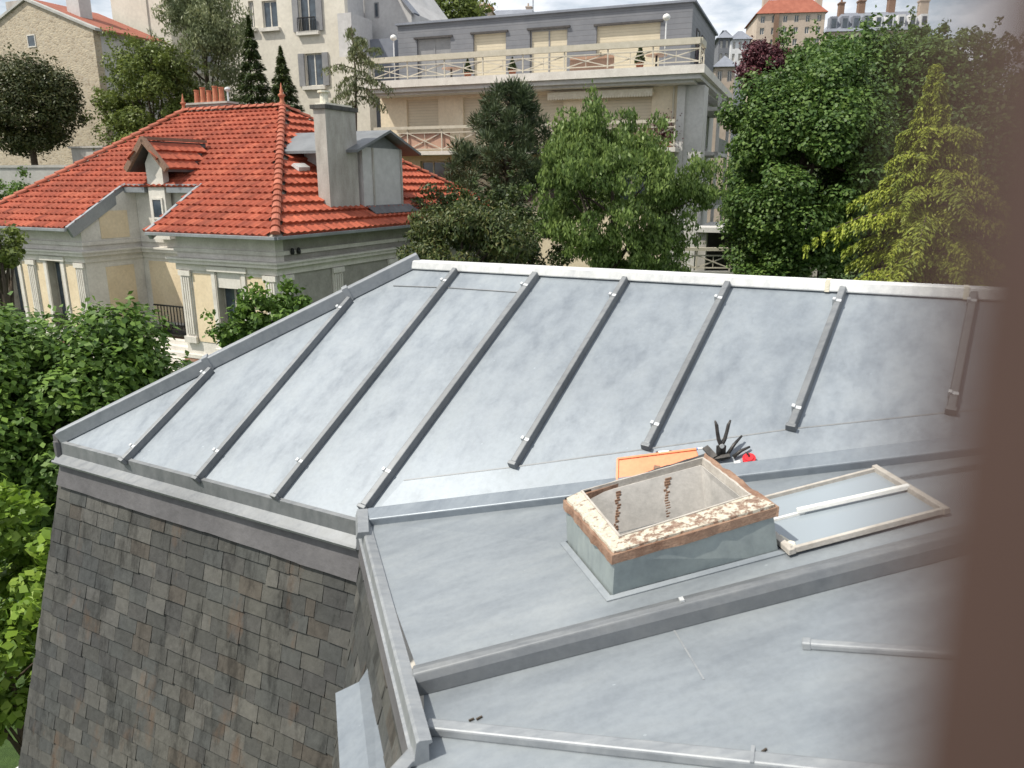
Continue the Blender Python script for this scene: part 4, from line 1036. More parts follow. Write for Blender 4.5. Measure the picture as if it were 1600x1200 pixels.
# hip and ridge tiles: overlapping half round caps
def caps(a, b, step=.42, r=.13, name='ridge_tiles'):
    a, b = V(a), V(b); d = (b - a); L_ = d.length; d.normalize(); n = int(L_ / step); m_ = MB()
    side = d.cross(zv).normalized(); up = side.cross(d).normalized()
    for i in range(n + 1):
        p0 = a + d * (i * step); p1 = a + d * min((i + 1.12) * step, L_ + .05)
        vs = []; K = 7
        for (p_, rr_, z_) in ((p0, r * 1.16, .035), (p1, r * .96, .0)):
            for k in range(K): th = math.pi * k / (K - 1); vs.append(p_ + side * math.cos(th) * rr_ + up * (math.sin(th) * rr_ * .8 + z_))
        m_.add(vs, [(k, k + 1, k + 1 + K, k + K) for k in range(K - 1)] + [tuple(range(K))])
    return m_.build(name, M['ridgetile'], villa)
caps(ca + zv * .03, apx + zv * .05); caps(apx + zv * .05, apl + zv * .05); caps(cb_ + zv * .03, apl + zv * .05); caps(cc_ + zv * .03, apx + zv * .05)
def finial(p, s_=1.0):
    m_ = MB(); m_.lathe(p, [(.13 * s_, -.05), (.15 * s_, .05), (.09 * s_, .14 * s_), (.10 * s_, .3 * s_), (.16 * s_, .36 * s_), (.17 * s_, .42 * s_), (.07 * s_, .5 * s_), (.09 * s_, .58 * s_), (.05 * s_, .68 * s_), (.005, .95 * s_)], 12)
    return m_.build('finial', M['clay'], villa, smooth=True)
finial(apx + zv * .12, .85); finial(apl + zv * .1, .7)
# zinc gutters and verges
def edge(a, b, w=.13, h=.17, drop=.17, mat='zinctrim', name='eave_gutter'):
    m_ = MB(); m_.bar(a, b, w, h, (0, 0, 1), up=-drop); return m_.build(name, M[mat], villa, bevel=.01)
edge(vf.p(-.04, -.05, EZ), vf.p(NU0, -.05, EZ), .09, .10, .10); edge(vf.p(NU1, -.05, EZ), vf.p(LU, -.05, EZ), .09, .10, .10); edge(vf.p(-.05, 0, EZ), vf.p(-.05, LW, EZ), .09, .10, .10)
edge(vf.p(NU0, 0, EZ), vf.p(NU0 + .25, NW, EZ + NW * kk / LS * HH), .12, .34, .28, name='verge_board'); edge(vf.p(NU1, 0, EZ), vf.p(NU1 + .2, NW, EZ + NW * kk / LS * HH), .12, .42, .36, name='verge_board')
nz = EZ + NW * kk / LS * HH
# recess gutter pieces
edge(vf.p(NU1 + .2, NW, nz), vf.p(8.15, NW, nz), .30, .30, .28, 'zinctrim'); edge(vf.p(7.05, NW, nz), vf.p(NU0 + .25, NW, nz), .30, .30, .28, 'zinctrim')
# walls
W0 = .55; GZ = -6.3
wtop = EZ - .06
m_ = MB(); WIN1 = (1.95, 2.95, -3.95, EZ - 1.42 + .0)
zt_w = -2.72; zb_w = -5.2
opsR = [(1.95, 3.05, zb_w, zt_w)]
wall_open(vf, m_, W0, 4.65, GZ, wtop, W0, W0 + .35, opsR)
m_.build('wall', M['stonewhite'], villa)['label'] = 'sunlit wall of the right front wing'
m_ = MB(); opsL = [(10.45, 11.25, zb_w, zt_w), (12.9, 13.7, zb_w, zt_w)]
wall_open(vf, m_, 9.2, 14.5, GZ, wtop, W0, W0 + .35, opsL); m_.build('wall', M['stonewhite'], villa)['label'] = 'pale wall of the left front wing'
sd1 = vf.swap(9.2, 0)      # side wall of the left wing, facing right
m_ = MB(); vf.box(m_, 9.2, 9.55, W0 + .351, 3.2, GZ, wtop)
m_.hexa([vf.p(9.2, W0, wtop), vf.p(9.55, W0, wtop), vf.p(9.55, 3.2, wtop), vf.p(9.2, 3.2, wtop), vf.p(9.2, W0, EZ + W0 * .55 - .13), vf.p(9.55, W0, EZ + W0 * .55 - .13), vf.p(9.55, 3.2, EZ + 3.2 * .55 - .13), vf.p(9.2, 3.2, EZ + 3.2 * .55 - .13)])
m_.build('wall', M['stonewhite'], villa)['label'] = 'shaded side wall of the left wing in the recess'
for z0, z1 in ((-5.3, -2.95), (-1.95, -1.0)): m_ = MB(); vf.box(m_, 9.18, 9.21, 1.3, 2.45, z0, z1); m_.build('wall_panel', M['cream'], villa)
m_ = MB(); vf.box(m_, 7.35, 8.9, 2.88, 2.91, -5.1, -2.85); m_.build('wall_panel', M['cream'], villa)
m_ = MB(); wall_open(vf, m_, 4.3, 9.19, GZ, nz, 2.9, 3.2, [(6.2, 7.2, -5.2, -2.6)]); m_.build('wall', M['stonewhite'], villa)['label'] = 'back wall of the recess with the tall dark door'
m_ = MB(); vf.box(m_, 4.3, 4.65, W0 + .351, 2.89, GZ, EZ + .1); m_.build('wall', M['stonewhite'], villa)['label'] = 'inner side wall of the right wing'
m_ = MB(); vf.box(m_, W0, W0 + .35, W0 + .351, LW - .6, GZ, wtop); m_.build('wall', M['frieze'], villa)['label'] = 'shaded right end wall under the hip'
m_ = MB(); vf.box(m_, W0 + .351, 14.5, LW - .95, LW - .6, GZ, wtop); vf.box(m_, 14.15, 14.5, W0 + .351, LW - .96, GZ, wtop - .002); m_.build('wall', M['cream'], villa)['label'] = 'rear and left walls'
# mouldings: bands running round the visible walls
def band(z0, z1, out, mat, name):
    m_ = MB(); g_ = W0 - out
    vf.box(m_, g_, 4.65 + out, g_, W0 - .002, z0, z1); m_.build(name, M[mat], villa)
    m_ = MB(); vf.box(m_, 9.2 - out, 14.5, g_, W0 - .002, z0, z1); m_.build(name, M[mat], villa)
    m_ = MB(); vf.box(m_, g_, W0 - .002, W0 - .001, LW - .6, z0, z1); m_.build(name, M[mat], villa)
    m_ = MB(); vf.box(m_, 9.2 - out, 9.198, W0 - .001, 2.88, z0, z1); m_.build(name, M[mat], villa)
    m_ = MB(); vf.box(m_, 4.66, 9.18 - out, 2.9 - out, 2.898, z0, z1); m_.build(name, M[mat], villa)
band(EZ - .62, EZ - .50, .07, 'stonewhite', 'cornice_band')
band(EZ - .98, EZ - .86, .20, 'stonewhite', 'cornice_band')
band(EZ - .86, EZ - .80, .26, 'stonewhite', 'cornice_band')
band(EZ - 1.20, EZ - .98, .06, 'stonewhite', 'architrave')
band(-5.75, -5.62, .10, 'plinth', 'plinth_band'); band(-5.62, -5.5, .12, 'stonewhite', 'plinth_band')
def pilaster(fr, u0, u1, w, z0, z1, name='pilaster'):
    m_ = MB(); fr.box(m_, u0, u1, w - .05, w, z0, z1); n = 4; du_ = (u1 - u0) / (2 * n + 1)
    for k in range(n): fr.box(m_, u0 + du_ * (2 * k + .9), u0 + du_ * (2 * k + 2.1), w - .10, w - .051, z0 + .28, z1 - .22)
    fr.box(m_, u0 - .04, u1 + .04, w - .12, w - .0505, z1 - .16, z1); fr.box(m_, u0 - .05, u1 + .05, w - .14, w - .0505, z0, z0 + .2)
    return m_.build(name, M['stonewhite'], villa)
for u in (.55, 4.1): pilaster(vf, u + .02, u + .45, W0 - .003, -5.1, EZ - 1.22)
for u in (9.24, 11.9, 14.0): pilaster(vf, u, u + .42, W0 - .003, -5.1, EZ - 1.22)
vs_ = Frame(vf.p(0, 0, 0), vW, vU)
for u in (.62, 3.1, 6.3, 9.5): pilaster(vs_, u, u + .5, W0 - .003, -5.1, EZ - 1.22)
# window surrounds, panels of render, shutters
def villa_window(u0, u1, fr, w):
    m_ = MB()
    fr.box(m_, u0 - .16, u0 - .001, w - .07, w - .003, zb_w, zt_w + .0); fr.box(m_, u1 + .001, u1 + .16, w - .07, w - .003, zb_w, zt_w)
    fr.box(m_, u0 - .26, u1 + .26, w - .12, w - .003, zt_w + .001, zt_w + .16); fr.box(m_, u0 - .2, u1 + .2, w - .16, w - .003, zb_w - .14, zb_w - .001)
    sur = m_.build('window_surround', M['stonewhite'], villa)
    window(fr, u0 + .02, u1 - .02, zb_w + .02, zt_w - .02, w + .2, villa, 1, fm='greyshutter')
    for (a, b) in ((u0 + .01, u0 + .05), (u1 - .05, u1 - .01)):
        m_ = MB(); fr.box(m_, a, b, w - .06, w + .19, zb_w + .02, zt_w - .04); m_.build('shutter', M['greyshutter'], villa)
    m_ = MB()
    for k in range(9): x = u0 + (u1 - u0) * (k + .5) / 9; fr.box(m_, x - .012, x + .012, w - .09, w - .066, zb_w + .02, zb_w + .5)
    fr.box(m_, u0, u1, w - .10, w - .06, zb_w + .5, zb_w + .54); m_.build('window_railing', M['ironwork'], villa)
villa_window(1.95, 3.05, vf, W0); villa_window(10.45, 11.25, vf, W0); villa_window(12.9, 13.7, vf, W0)
window(vf, 6.22, 7.18, -5.18, -2.62, 3.0, villa, 0, 'tall dark door leaf in the recess', dark='shutter', fm='shutter', name='door')
# render panels edged by stone frames on the front
for (u0, u1) in ((.55 + .5, 1.78), (3.25, 4.06), (9.75, 10.25), (11.45, 11.86), (12.4, 12.7), (13.86, 13.98)):
    m_ = MB(); vf.box(m_, u0, u1, W0 - .022, W0 - .0035, -5.05, zt_w - .1); m_.build('wall_panel', M['cream'], villa)
m_ = MB()
vf.box(m_, 1.0, 4.1, W0 - .016, W0 - .0032, EZ - 1.7, EZ - 1.205)
m_.build('stone_course', M['stonewhite'], villa)
# plinth steps seen below the recess
m_ = MB()
for k in range(7): vf.box(m_, 4.7, 9.0, 1.0 - k * .22, 1.22 - k * .22, GZ, -5.25 - k * .15)
m_.build('entrance_steps', M['stonewhite'], villa)
m_ = MB()
for k in range(16): x = 5.6 + k * .16; vf.box(m_, x, x + .022, 2.30, 2.33, -5.2, -4.4)
vf.box(m_, 5.5, 8.2, 2.28, 2.35, -4.4, -4.35); vf.box(m_, 5.5, 8.2, 2.1, 2.88, -5.35, -5.2); m_.build('balcony', M['ironwork'], villa)
# little gabled dormer over the recess
DZ = z_at(vf.p(7.6, NW - .5, 0).y, 219)
d0, d1, dw = 7.05, 8.15, NW - .35
m_ = MB(); vf.box(m_, d0 + .15, d1 - .15, dw + .25, dw + .5, -2.0, DZ - .75)
m_.prism([vf.p(d0 + .15, dw + .25, DZ - .751), vf.p(d1 - .15, dw + .25, DZ - .751), vf.p((d0 + d1) / 2, dw + .25, DZ - .16)], vW * .25)
dm = m_.build('dormer', M['stonewhite'], villa)
wlen = 2.7
for s_ in (-1, 1):
    uc = (d0 + d1) / 2; ue = uc + s_ * .95
    m_ = MB(); a, b, c, d = vf.p(uc, dw - .05, DZ), vf.p(ue, dw - .05, DZ - .95), vf.p(ue, dw + wlen * .45, DZ - .95), vf.p(uc, dw + wlen, DZ)
    m_.prism([a, b, c, d], (0, 0, -.10)); m_.build('dormer_cheek', M['shutter'], dm)
    ds_ = (a - b); LL = ds_.length
    tiles(b, vW, ds_, [(0, 0), (wlen * .45, 0), (wlen, LL), (0, LL)], 'dormer_tiles', M['tileR'], dm, course=.42, tw=.30, lift=.07)
m_ = MB()
for s_ in (-1, 1):
    a, b = vf.p(uc, dw - .06, DZ + .04), vf.p(uc + s_ * 1.0, dw - .06, DZ - .98); m_.bar(a, b, .12, .20, (0, 0, 1), up=-.1)
m_.bar(vf.p(uc, dw - .08, DZ + .03), vf.p(uc, dw + wlen, DZ + .03), .16, .10, (0, 0, 1)); m_.build('barge_boards', M['linerrust'], dm)
window(vf, uc - .28, uc + .28, -1.3, -.55, dw + .2, villa, 0, fm='stonewhite')
# chimney stack on the ridge with clay pots
st_ = empty('ridge_chimney', vf.p(11.1, 8.6, 2.2), 'low chimney stack with five orange clay pots behind the villa ridge', 'chimney')
m_ = MB(); zc = EZ + HH + .05
vf.box(m_, 9.8, 12.2, 8.4, 8.9, zc - 1.0, zc + .28); m_.build('stack', M['conc'], st_)
m_ = MB(); vf.box(m_, 9.7, 12.3, 8.3, 9.0, zc + .281, zc + .36); m_.build('cap', M['conc'], st_)
for k, hgt in enumerate((.55, .64, .50, .66, .60)):
    m_ = MB(); m_.lathe(vf.p(11.75 - k * .36, 8.65, zc + .361), [(.14, 0), (.12, .1), (.10, hgt - .06), (.12, hgt - .04), (.12, hgt)], 10); m_.build('chimney_pot', M['clay'], st_)
m_ = MB(); m_.lathe(vf.p(9.95, 8.65, zc + .361), [(.04, 0), (.04, .4), (.12, .46), (.13, .5), (.1, .56), (.01, .6)], 10); m_.build('cowl', M['clip'], st_)
st_.parent = villa; st_.location = V(st_.location) - V(villa.location)
for k_ in ('label', 'category'): del st_[k_]
st_.name = 'chimney_stack'
# tall concrete chimney on the hip end
zt_c = z_at(vf.p(1.2, 4.2, 0).y, 172)
m_ = MB(); vf.box(m_, .92, 1.40, 3.72, 5.32, EZ + .2, zt_c); chm = m_.build('chimney', M['conc'], villa)
m_ = MB(); vf.box(m_, .85, 1.47, 3.64, 5.40, zt_c + .002, zt_c + .13); m_.build('cap', M['slate'], chm)
m_ = MB(); vf.box(m_, .95, 1.37, 3.8, 5.2, zt_c + .131, zt_c + .2); m_.lathe(vf.p(1.15, 4.0, zt_c + .195), [(.14, 0), (.13, .30), (.2, .32), (.2, .38)], 10); m_.build('cowl', M['flake'], chm)
m_ = MB(); vf.box(m_, .82, 1.5, 3.62, 5.42, EZ + .3, EZ + .62); m_.build('flashing', M['zincdark'], chm)
# zinc clad dormer with gabled zinc roof
zt_d = z_at(vf.p(.9, 6.8, 0).y, 232); zp = z_at(vf.p(.7, 6.6, 0).y, 203)
m_ = MB(); vf.box(m_, .85, 3.4, 5.5, 7.9, EZ + .2, zt_d); dz_ = m_.build('dormer', M['greywall'], villa); dz_['label'] = 'box dormer with low zinc gable roof beside the chimney'
for (w0, w1) in ((6.05, 6.13), (7.82, 7.9)): m_ = MB(); vf.box(m_, .80, .849, w0, w1, EZ + .5, zt_d); m_.build('cladding_joint', M['conc'], dz_)
m_ = MB(); wm = 6.7
for s_ in (-1, 1):
    we = wm + s_ * 2.0; a, b = vf.p(.45, wm, zp), vf.p(.45, we, zt_d - .12); c, d = vf.p(4.0, we, zt_d - .12), vf.p(4.9, wm, zp)
    m_.prism([a, b, c, d], (0, 0, -.09))
m_.build('dormer_roof', M['zincdark'], dz_)
m_ = MB(); m_.prism([vf.p(.86, 5.5, zt_d + .001), vf.p(.86, 7.9, zt_d + .001), vf.p(.86, wm, zp - .15)], vU * .1); m_.build('gable', M['zincdark'], dz_)
m_ = MB(); a = vf.p(.3, 5.1, EZ + .3); m_.add([vf.p(.3, 5.2, EZ + .3), vf.p(.3, 8.6, EZ + .3), vf.p(.86, 8.2, EZ + .69), vf.p(.86, 5.2, EZ + .69)], [(0, 1, 2, 3)])
m_ = MB(); m_.prism([vf.p(.45, 5.6, EZ + .42), vf.p(.45, 8.5, EZ + .42), vf.p(.85, 8.3, EZ + .69), vf.p(.85, 5.6, EZ + .69)], nR.normalized() * .03); m_.build('flashing', M['lead'], dz_)
# small roof vents on the hip slope
m_ = MB(); q_ = vf.p(2.75, 4.2, EZ + 2.75 / AP * HH + .1); m_.bar(q_, q_ + vU * .1 + vW * .7 + zv * .02, .35, .12, nR.normalized(), taper=.7); m_.build('roof_vent', M['zincwhite'], villa)
for k in (0, 1): m_ = MB(); m_.lathe(vf.p(.42, 1.15 + k * .28, EZ - .62), [(.05, 0), (.07, .08), (.05, .18), (.02, .2)], 8); m_.build('wall_lamp', M['ironwork'], villa)

# ================================================================ APARTMENT HOUSE WITH TERRACES
HA = 21
aU = V((-math.cos(R(HA)), math.sin(R(HA)), 0)); aW = V((math.sin(R(HA)), math.cos(R(HA)), 0))
ao = on_y(1062, 285, 42.0); ao.z = 0; af = Frame(ao, aU, aW)
apt = empty('terraced_apartment_house', (ao.x - 8, ao.y + 8, -6), 'cream apartment house with latticed balconies and blue grey penthouse', 'apartment house')
def part(name, mat, boxes, parent=apt, fr=af, label=None):
    m_ = MB()
    for b_ in boxes: fr.box(m_, *b_)
    o = m_.build(name, M[mat], parent)
    if label: o['label'] = label
    return o
D_ = 13.0
ops2 = [(1.7, 5.15, 2.2, 4.7), (6.6, 8.8, 1.8, 4.7), (10.4, 12.7, 1.8, 4.7), (14.3, 16.4, 2.1, 4.7)]
ops1 = [(1.7, 4.6, -1.2, 1.3), (6.6, 9.0, -1.2, 1.3), (13.2, 15.6, -1.2, 1.2)]
m_ = MB(); wall_open(af, m_, .0, 18.2, -6.2, 4.85, 0, .4, ops2 + ops1); m_.build('wall', M['aptwall'], apt)['label'] = 'sunlit cream front wall'
for (u0, u1, z0, z1) in ops2:
    g = part('roller_blind', 'blind', [(u0, u1, .16, .22, z0, z1)])
for (u0, u1, z0, z1) in ops1: window(af, u0 + .01, u1 - .01, z0 + .01, z1 - .01, .2, apt, 2, dark='glass', fm='blind')
part('wall', 'aptwhite', [(.0, .4, .401, D_, -6.2, 4.849), (.401, 18.2, D_ - .4, D_, -6.2, 4.848), (17.8, 18.2, .401, D_ - .401, -6.2, 4.847)], label='grey white rear and side walls')
# white corner shaft in front of the right end
part('corner_shaft', 'aptwhite', [(-1.0, -.001, .1, 1.7, -6.2, 4.84)], label='smooth white corner column')
part('corner_pilaster', 'aptwhite', [(-.06, .35, -.14, -.001, -6.2, 4.84)])
# slabs
part('terrace_slab', 'stonewhite', [(-1.15, 18.3, -1.6, D_, 5.22, 5.62)]); part('cornice', 'aptwhite', [(-.95, 18.2, -1.4, D_ - .1, 4.99, 5.219)]); part('cornice', 'aptwhite', [(-.6, 18.1, -1.1, D_ - .2, 4.851, 4.989)])
part('balcony_slab', 'stonewhite', [(.1, 18.3, -1.45, -.001, 1.50, 1.72)])
# side balconies with posts on the right
for z in (1.5, -1.6, 4.0):
    part('side_balcony', 'aptwhite', [(-1.3, -.001, 5.2, 10.8, z, z + .2)])
part('side_post', 'aptwhite', [(-1.3, -1.12, 5.2, 5.38, -6.2, 4.84)]); part('side_post', 'aptwhite', [(-1.3, -1.12, 10.6, 10.78, -6.2, 4.84)])
for k, (w0, z0) in enumerate(((5.6, 2.0), (8.3, 2.0), (5.6, -1.1), (8.3, -1.1))):
    window(Frame(af.p(0, 0, 0), aW, aU), w0, w0 + 2.0, z0, z0 + 2.2, -.07, apt, 1, dark='glass', fm='aptwhite')
part('side_balcony_panel', 'greyblind', [(-1.28, -1.2, 5.4, 10.6, -1.38, -.5), (-1.28, -1.2, 5.4, 10.6, 1.72, 2.5)][:1]); part('side_balcony_panel', 'greyblind', [(-1.28, -1.2, 5.4, 10.6, 1.72, 2.5)])
# railings
def lattice(fr, u0, u1, w, z0, z1, top=True, bay=2.25, name='terrace_railing', toph=.30):
    m_ = MB()
    if top: fr.box(m_, u0, u1, w - .1, w + .1, z1 + .18, z1 + .18 + toph)
    r_ = m_.build(name, M['rail'], apt) if top else None
    n = max(1, round((u1 - u0) / bay)); b_ = (u1 - u0) / n; m_ = MB(); t = .028
    fr.box(m_, u0, u1, w - t, w + t, z0, z0 + .05); fr.box(m_, u0, u1, w - t, w + t, z1 - .05, z1)
    for k in range(n + 1): x = u0 + k * b_; fr.box(m_, x - .03, x + .03, w - .034, w + .034, z0 - .08, z1 + (.17 if top else 0))
    for k in range(n):
        a, b = u0 + k * b_, u0 + (k + 1) * b_
        m_.bar(fr.p(a, w, z0 + .02), fr.p(b, w, z1 - .02), .05, .04, fr.W, up=-.02); m_.bar(fr.p(b, w + .045, z0 + .02), fr.p(a, w + .045, z1 - .02), .05, .04, fr.W, up=-.02)
        m_.bar(fr.p((a + b) / 2, w, z0), fr.p((a + b) / 2, w, z1), .03, .03, fr.W)
    o = m_.build('lattice_panel', M['railthin'], r_ or apt)
    return r_
lattice(af, -.85, 17.9, -1.3, 5.78, 6.42)['label'] = 'upper terrace railing with heavy top rail and crosses'
lattice(af, .2, 17.9, -1.3, 1.80, 2.75, name='balcony_railing', toph=.16)['label'] = 'lower balcony railing with crosses'
part('balcony_panel', 'glasspanel', [(.9, 3.0, -1.2, -1.17, 1.85, 2.7)]); part('balcony_panel', 'glasspanel', [(13.0, 16.2, -1.2, -1.17, 1.80, 2.7)]); part('balcony_panel', 'glasspanel', [(8.8, 10.6, -1.2, -1.17, 1.85, 2.7)])
part('terrace_panel', 'glasspanel', [(3.6, 6.0, -.9, -.87, 5.7, 6.4)])
sidefr = Frame(af.p(-.85, 0, 0), aW, aU)
lattice(sidefr, -1.3, .2, 0, 5.78, 6.42, bay=1.5)
# retracted awning with scalloped valance
m_ = MB(); af.box(m_, 1.6, 7.4, -.45, -.05, 4.56, 4.72)
for k in range(40): u = 1.6 + k * .145; m_.prism([af.p(u, -.46, 4.56), af.p(u + .14, -.46, 4.56), af.p(u + .13, -.46, 4.36), af.p(u + .07, -.46, 4.31), af.p(u + .01, -.46, 4.36)], aW * .015)
m_.build('awning', M['awning'], apt)
# drain pipe
m_ = MB(); m_.tube([af.p(.55, -.10, -6), af.p(.55, -.10, 4.8)], .05, 8); m_.build('drain_pipe', M['rail'], apt)
# penthouse
ph = [(1.9, 5.5, 5.63, 8.45), (7.2, 9.5, 5.63, 8.5), (11.0, 13.1, 5.63, 8.5), (14.6, 16.9, 5.63, 8.45)]
m_ = MB(); wall_open(af, m_, .2, 18.2, 5.625, 9.3, 2.5, 2.85, ph); pw = m_.build('penthouse_wall', M['siding'], apt)
part('penthouse_wall', 'siding', [(.2, .55, 2.851, D_ - .2, 5.625, 9.299)], label='shaded right end of the penthouse')
part('penthouse_roof', 'farslate', [(.05, 18.3, 2.35, D_, 9.301, 9.42)]); part('penthouse_wall', 'siding', [(.56, 18.2, D_ - .5, D_ - .2, 5.625, 9.298), (17.9, 18.2, 2.86, D_ - .51, 5.625, 9.297)], label='rear of the penthouse')
for i, (u0, u1, z0, z1) in enumerate(ph):
    if i in (0, 2): part('roller_blind', 'blind', [(u0, u1, 2.65, 2.7, z0, z1)])
    else: window(af, u0 + .01, u1 - .01, z0, z1 - .01, 2.65, apt, 1, dark='greyblind' if i == 3 else 'blind', fm='greyblind')
    part('window_hood', 'shutter', [(u0 - .15, u1 + .15, 2.38, 2.499, z1, z1 + .1)])
window(Frame(af.p(0, 0, 0), aW, aU), 4.2, 5.4, 6.3, 8.3, .14, apt, 0, dark='glass', fm='shutter'); window(Frame(af.p(0, 0, 0), aW, aU), 6.4, 7.6, 6.3, 8.3, .14, apt, 0, dark='glass', fm='shutter')
for u, w, z in ((8.3, 6, 9.42),):
    m_ = MB(); m_.lathe(af.p(u, w, z), [(.3, 0), (.3, .55), (.42, .6), (.42, .66), (.1, .7)], 14); m_.build('roof_flue', M['zincdark'], apt)
m_ = MB(); m_.tube([af.p(10.2, 5, 9.4), af.p(10.2, 5, 12.6)], .03, 6); m_.build('roof_mast', M['zincdark'], apt)
part('roof_box', 'farslate', [(11.5, 14.2, 7, 8, 9.421, 9.9)])
# lamps on the terrace
for u, lb in ((.95, 'white globe lamp on a post at the right end of the terrace'), (16.55, 'white globe lamp on a post at the left end of the terrace')):
    lm = empty('globe_lamp', af.p(u, -1.0, 5.62), lb, 'lamp post', 'globe lamps on the upper terrace')
    m_ = MB(); m_.tube([af.p(u, -1.0, 5.62), af.p(u, -1.0, 7.85)], .035, 8); m_.build('post', M['farwhite'], lm)
    m_ = MB(); m_.lathe(af.p(u, -1.0, 7.82), [(.05, 0), (.16, .06), (.19, .16), (.15, .26), (.04, .32)], 12); m_.build('globe', M['white'], lm, smooth=True)
# plants and furniture on the terrace
for i, (u, s_) in enumerate(((2.3, .8), (9.4, .55), (12.1, .6), (4.4, .5))):
    pt = empty('potted_shrub', af.p(u, -.6, 5.63), ['conical potted shrub at the right part of the upper terrace', 'small potted shrub before the second penthouse window from the right', 'small potted shrub on the terrace left of centre', 'low potted shrub before the broad penthouse blind'][i], 'potted plant', 'potted shrubs on the upper terrace')
    m_ = MB(); m_.lathe(af.p(u, -.6, 5.63), [(.16, 0), (.22, .3), (.24, .32)], 10); m_.build('pot', M['clay'], pt)
    n = 700; t = rng.uniform(0, 1, n); a = rng.uniform(0, 6.283, n); rr_ = (1 - t) * .32 * rng.uniform(.4, 1, n); c_ = af.p(u, -.6, 5.95)
    P = np.stack([c_.x + np.cos(a) * rr_, c_.y + np.sin(a) * rr_, c_.z + t * s_ * 1.2], 1); L = np.full(n, .11)
    leaf_mesh(P, rdirs(n), rdirs(n), L, L * .6, 'foliage', LF['dark'], pt)
for i, (u, w) in enumerate(((1.5, -.3), (13.5, .2))):
    tb_ = empty('terrace_table', af.p(u, w, 5.63), ['round brown table at the right end of the upper terrace', 'round brown table on the upper terrace near the left windows'][i], 'table', 'tables on the upper terrace')
    m_ = MB(); m_.lathe(af.p(u, w, 6.30), [(.55, 0), (.55, .05)], 18); m_.build('table_top', M['glasspanel'], tb_)
    m_ = MB(); m_.lathe(af.p(u, w, 5.63), [(.3, 0), (.06, .06), (.06, .66)], 10); m_.build('pedestal', M['blacksteel'], tb_)
# pot row on the lower balcony
pt = empty('flower_box', af.p(1.0, -1.0, 1.73), 'box of reddish plants at the right end of the lower balcony', 'flower box')
m_ = MB(); af.box(m_, .4, 1.6, -1.15, -.85, 1.73, 2.0); m_.build('trough', M['clay'], pt)
n = 900; c_ = af.p(.9, -1.0, 2.9); P = np.array([c_.x, c_.y, c_.z - .45]) + rng.normal(size=(n, 3)) * np.array([.35, .25, .38]); L = np.full(n, .12)
leaf_mesh(P, rdirs(n), rdirs(n), L, L * .6, 'foliage', LF['purple'], pt)
# low wing and entrance on the right of the building
lw = empty('garden_pavilion', af.p(-3.5, 3, -6), 'low garden building with dark open front right of the apartment corner', 'outbuilding')
part('roof_slab', 'aptwhite', [(-7.5, -1.2, -1.5, 4.5, -2.55, -2.30)], parent=lw); part('pillar', 'conc', [(-1.75, -1.25, -1.3, -.8, -6.2, -2.551)], parent=lw); part('pillar', 'conc', [(-7.3, -6.9, -1.3, -.9, -6.2, -2.551)], parent=lw)
part('rear_wall', 'shutter', [(-7.5, -1.2, 3.9, 4.3, -6.2, -2.551)], parent=lw); part('brick_pier', 'plinth', [(-5.0, -3.2, 1.8, 2.2, -4.4, -3.4)], parent=lw)
m_ = MB(); af.box(m_, -5.6, -2.4, 1.2, 1.6, -2.1, -1.3); tag(m_.build('stone_planter', M['aptwhite']), 'pale planter on the roof slab of the low garden building', 'planter')
# low lattice fence on a garden wall
ff = Frame(on_y(1192, 420, 33), V((-math.cos(R(4)), math.sin(R(4)), 0)), V((math.sin(R(4)), math.cos(R(4)), 0))); ff.o.z = 0
fn = empty('garden_fence', ff.p(2, 0, -4), 'low cream lattice fence on a grey wall just above the zinc ridge', 'fence')
apt_, apt = apt, fn
lattice(ff, 0, 4.3, 0, z_at(33, 420), z_at(33, 399), bay=1.5, name='fence_rail', toph=.14)
apt = apt_
m_ = MB(); ff.box(m_, -.3, 5.5, -.1, .15, -6.3, z_at(33, 424)); m_.build('fence_wall', M['gardenwall'], fn)

# ================================================================ HOUSES BEHIND, LEFT
# rubble stone gable house
HS = 24
sU = V((math.cos(R(HS)), -math.sin(R(HS)), 0)); sW = V((math.sin(R(HS)), math.cos(R(HS)), 0))
so_ = on_y(70, 200, 54); so_.z = 0; sf = Frame(so_, sU, sW)     # origin below the gable peak
y0 = so_.y
zpk = z_at(y0, 2); cr = V(on_y(160, 42, y0 - 1.7)); uR = (cr - so_).dot(sU); zr_ = z_at(sf.p(uR, 0, 0).y, 42); uL = -uR * 1.02; zl_ = zr_
st = empty('stone_gable_house', sf.p(0, 5, -5), 'old rubble stone house with plain gable and tiny attic window', 'house')
m_ = MB(); wv = (-.38, .42, z_at(y0, 74), z_at(y0, 54))
# gable as wall pieces around the attic window
wall_open(sf, m_, uL, uR, -5, zr_, 0, .5, [(wv[0], wv[1], wv[2], min(wv[3], zr_ - .01))] if wv[3] < zr_ else [])
m_.build('wall', M['rubble'], st)
m_ = MB(); m_.prism([sf.p(uL, 0, zr_ + .001), sf.p(uR, 0, zr_ + .001), sf.p(0, 0, zpk)], sW * .5); m_.build('gable', M['rubble'], st)
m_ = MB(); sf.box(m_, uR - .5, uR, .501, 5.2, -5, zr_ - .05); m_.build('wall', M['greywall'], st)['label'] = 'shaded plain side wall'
for w0, z0, z1 in ((1.2, -3.5, .4), (1.4, 1.5, 4.2), (3.4, -3.5, .2), (3.4, 1.2, 4.2)):
    window(Frame(sf.p(uR, 0, 0), sW, -sU), w0, w0 + 1.3, z0, z1, -.05, st, 0, dark='shutter', fm='shutter', name='side_door')
window(sf, wv[0], wv[1], wv[2], wv[3] if wv[3] < zr_ else zr_, -.04, st, 0, fm='stonewhite')
m_ = MB()
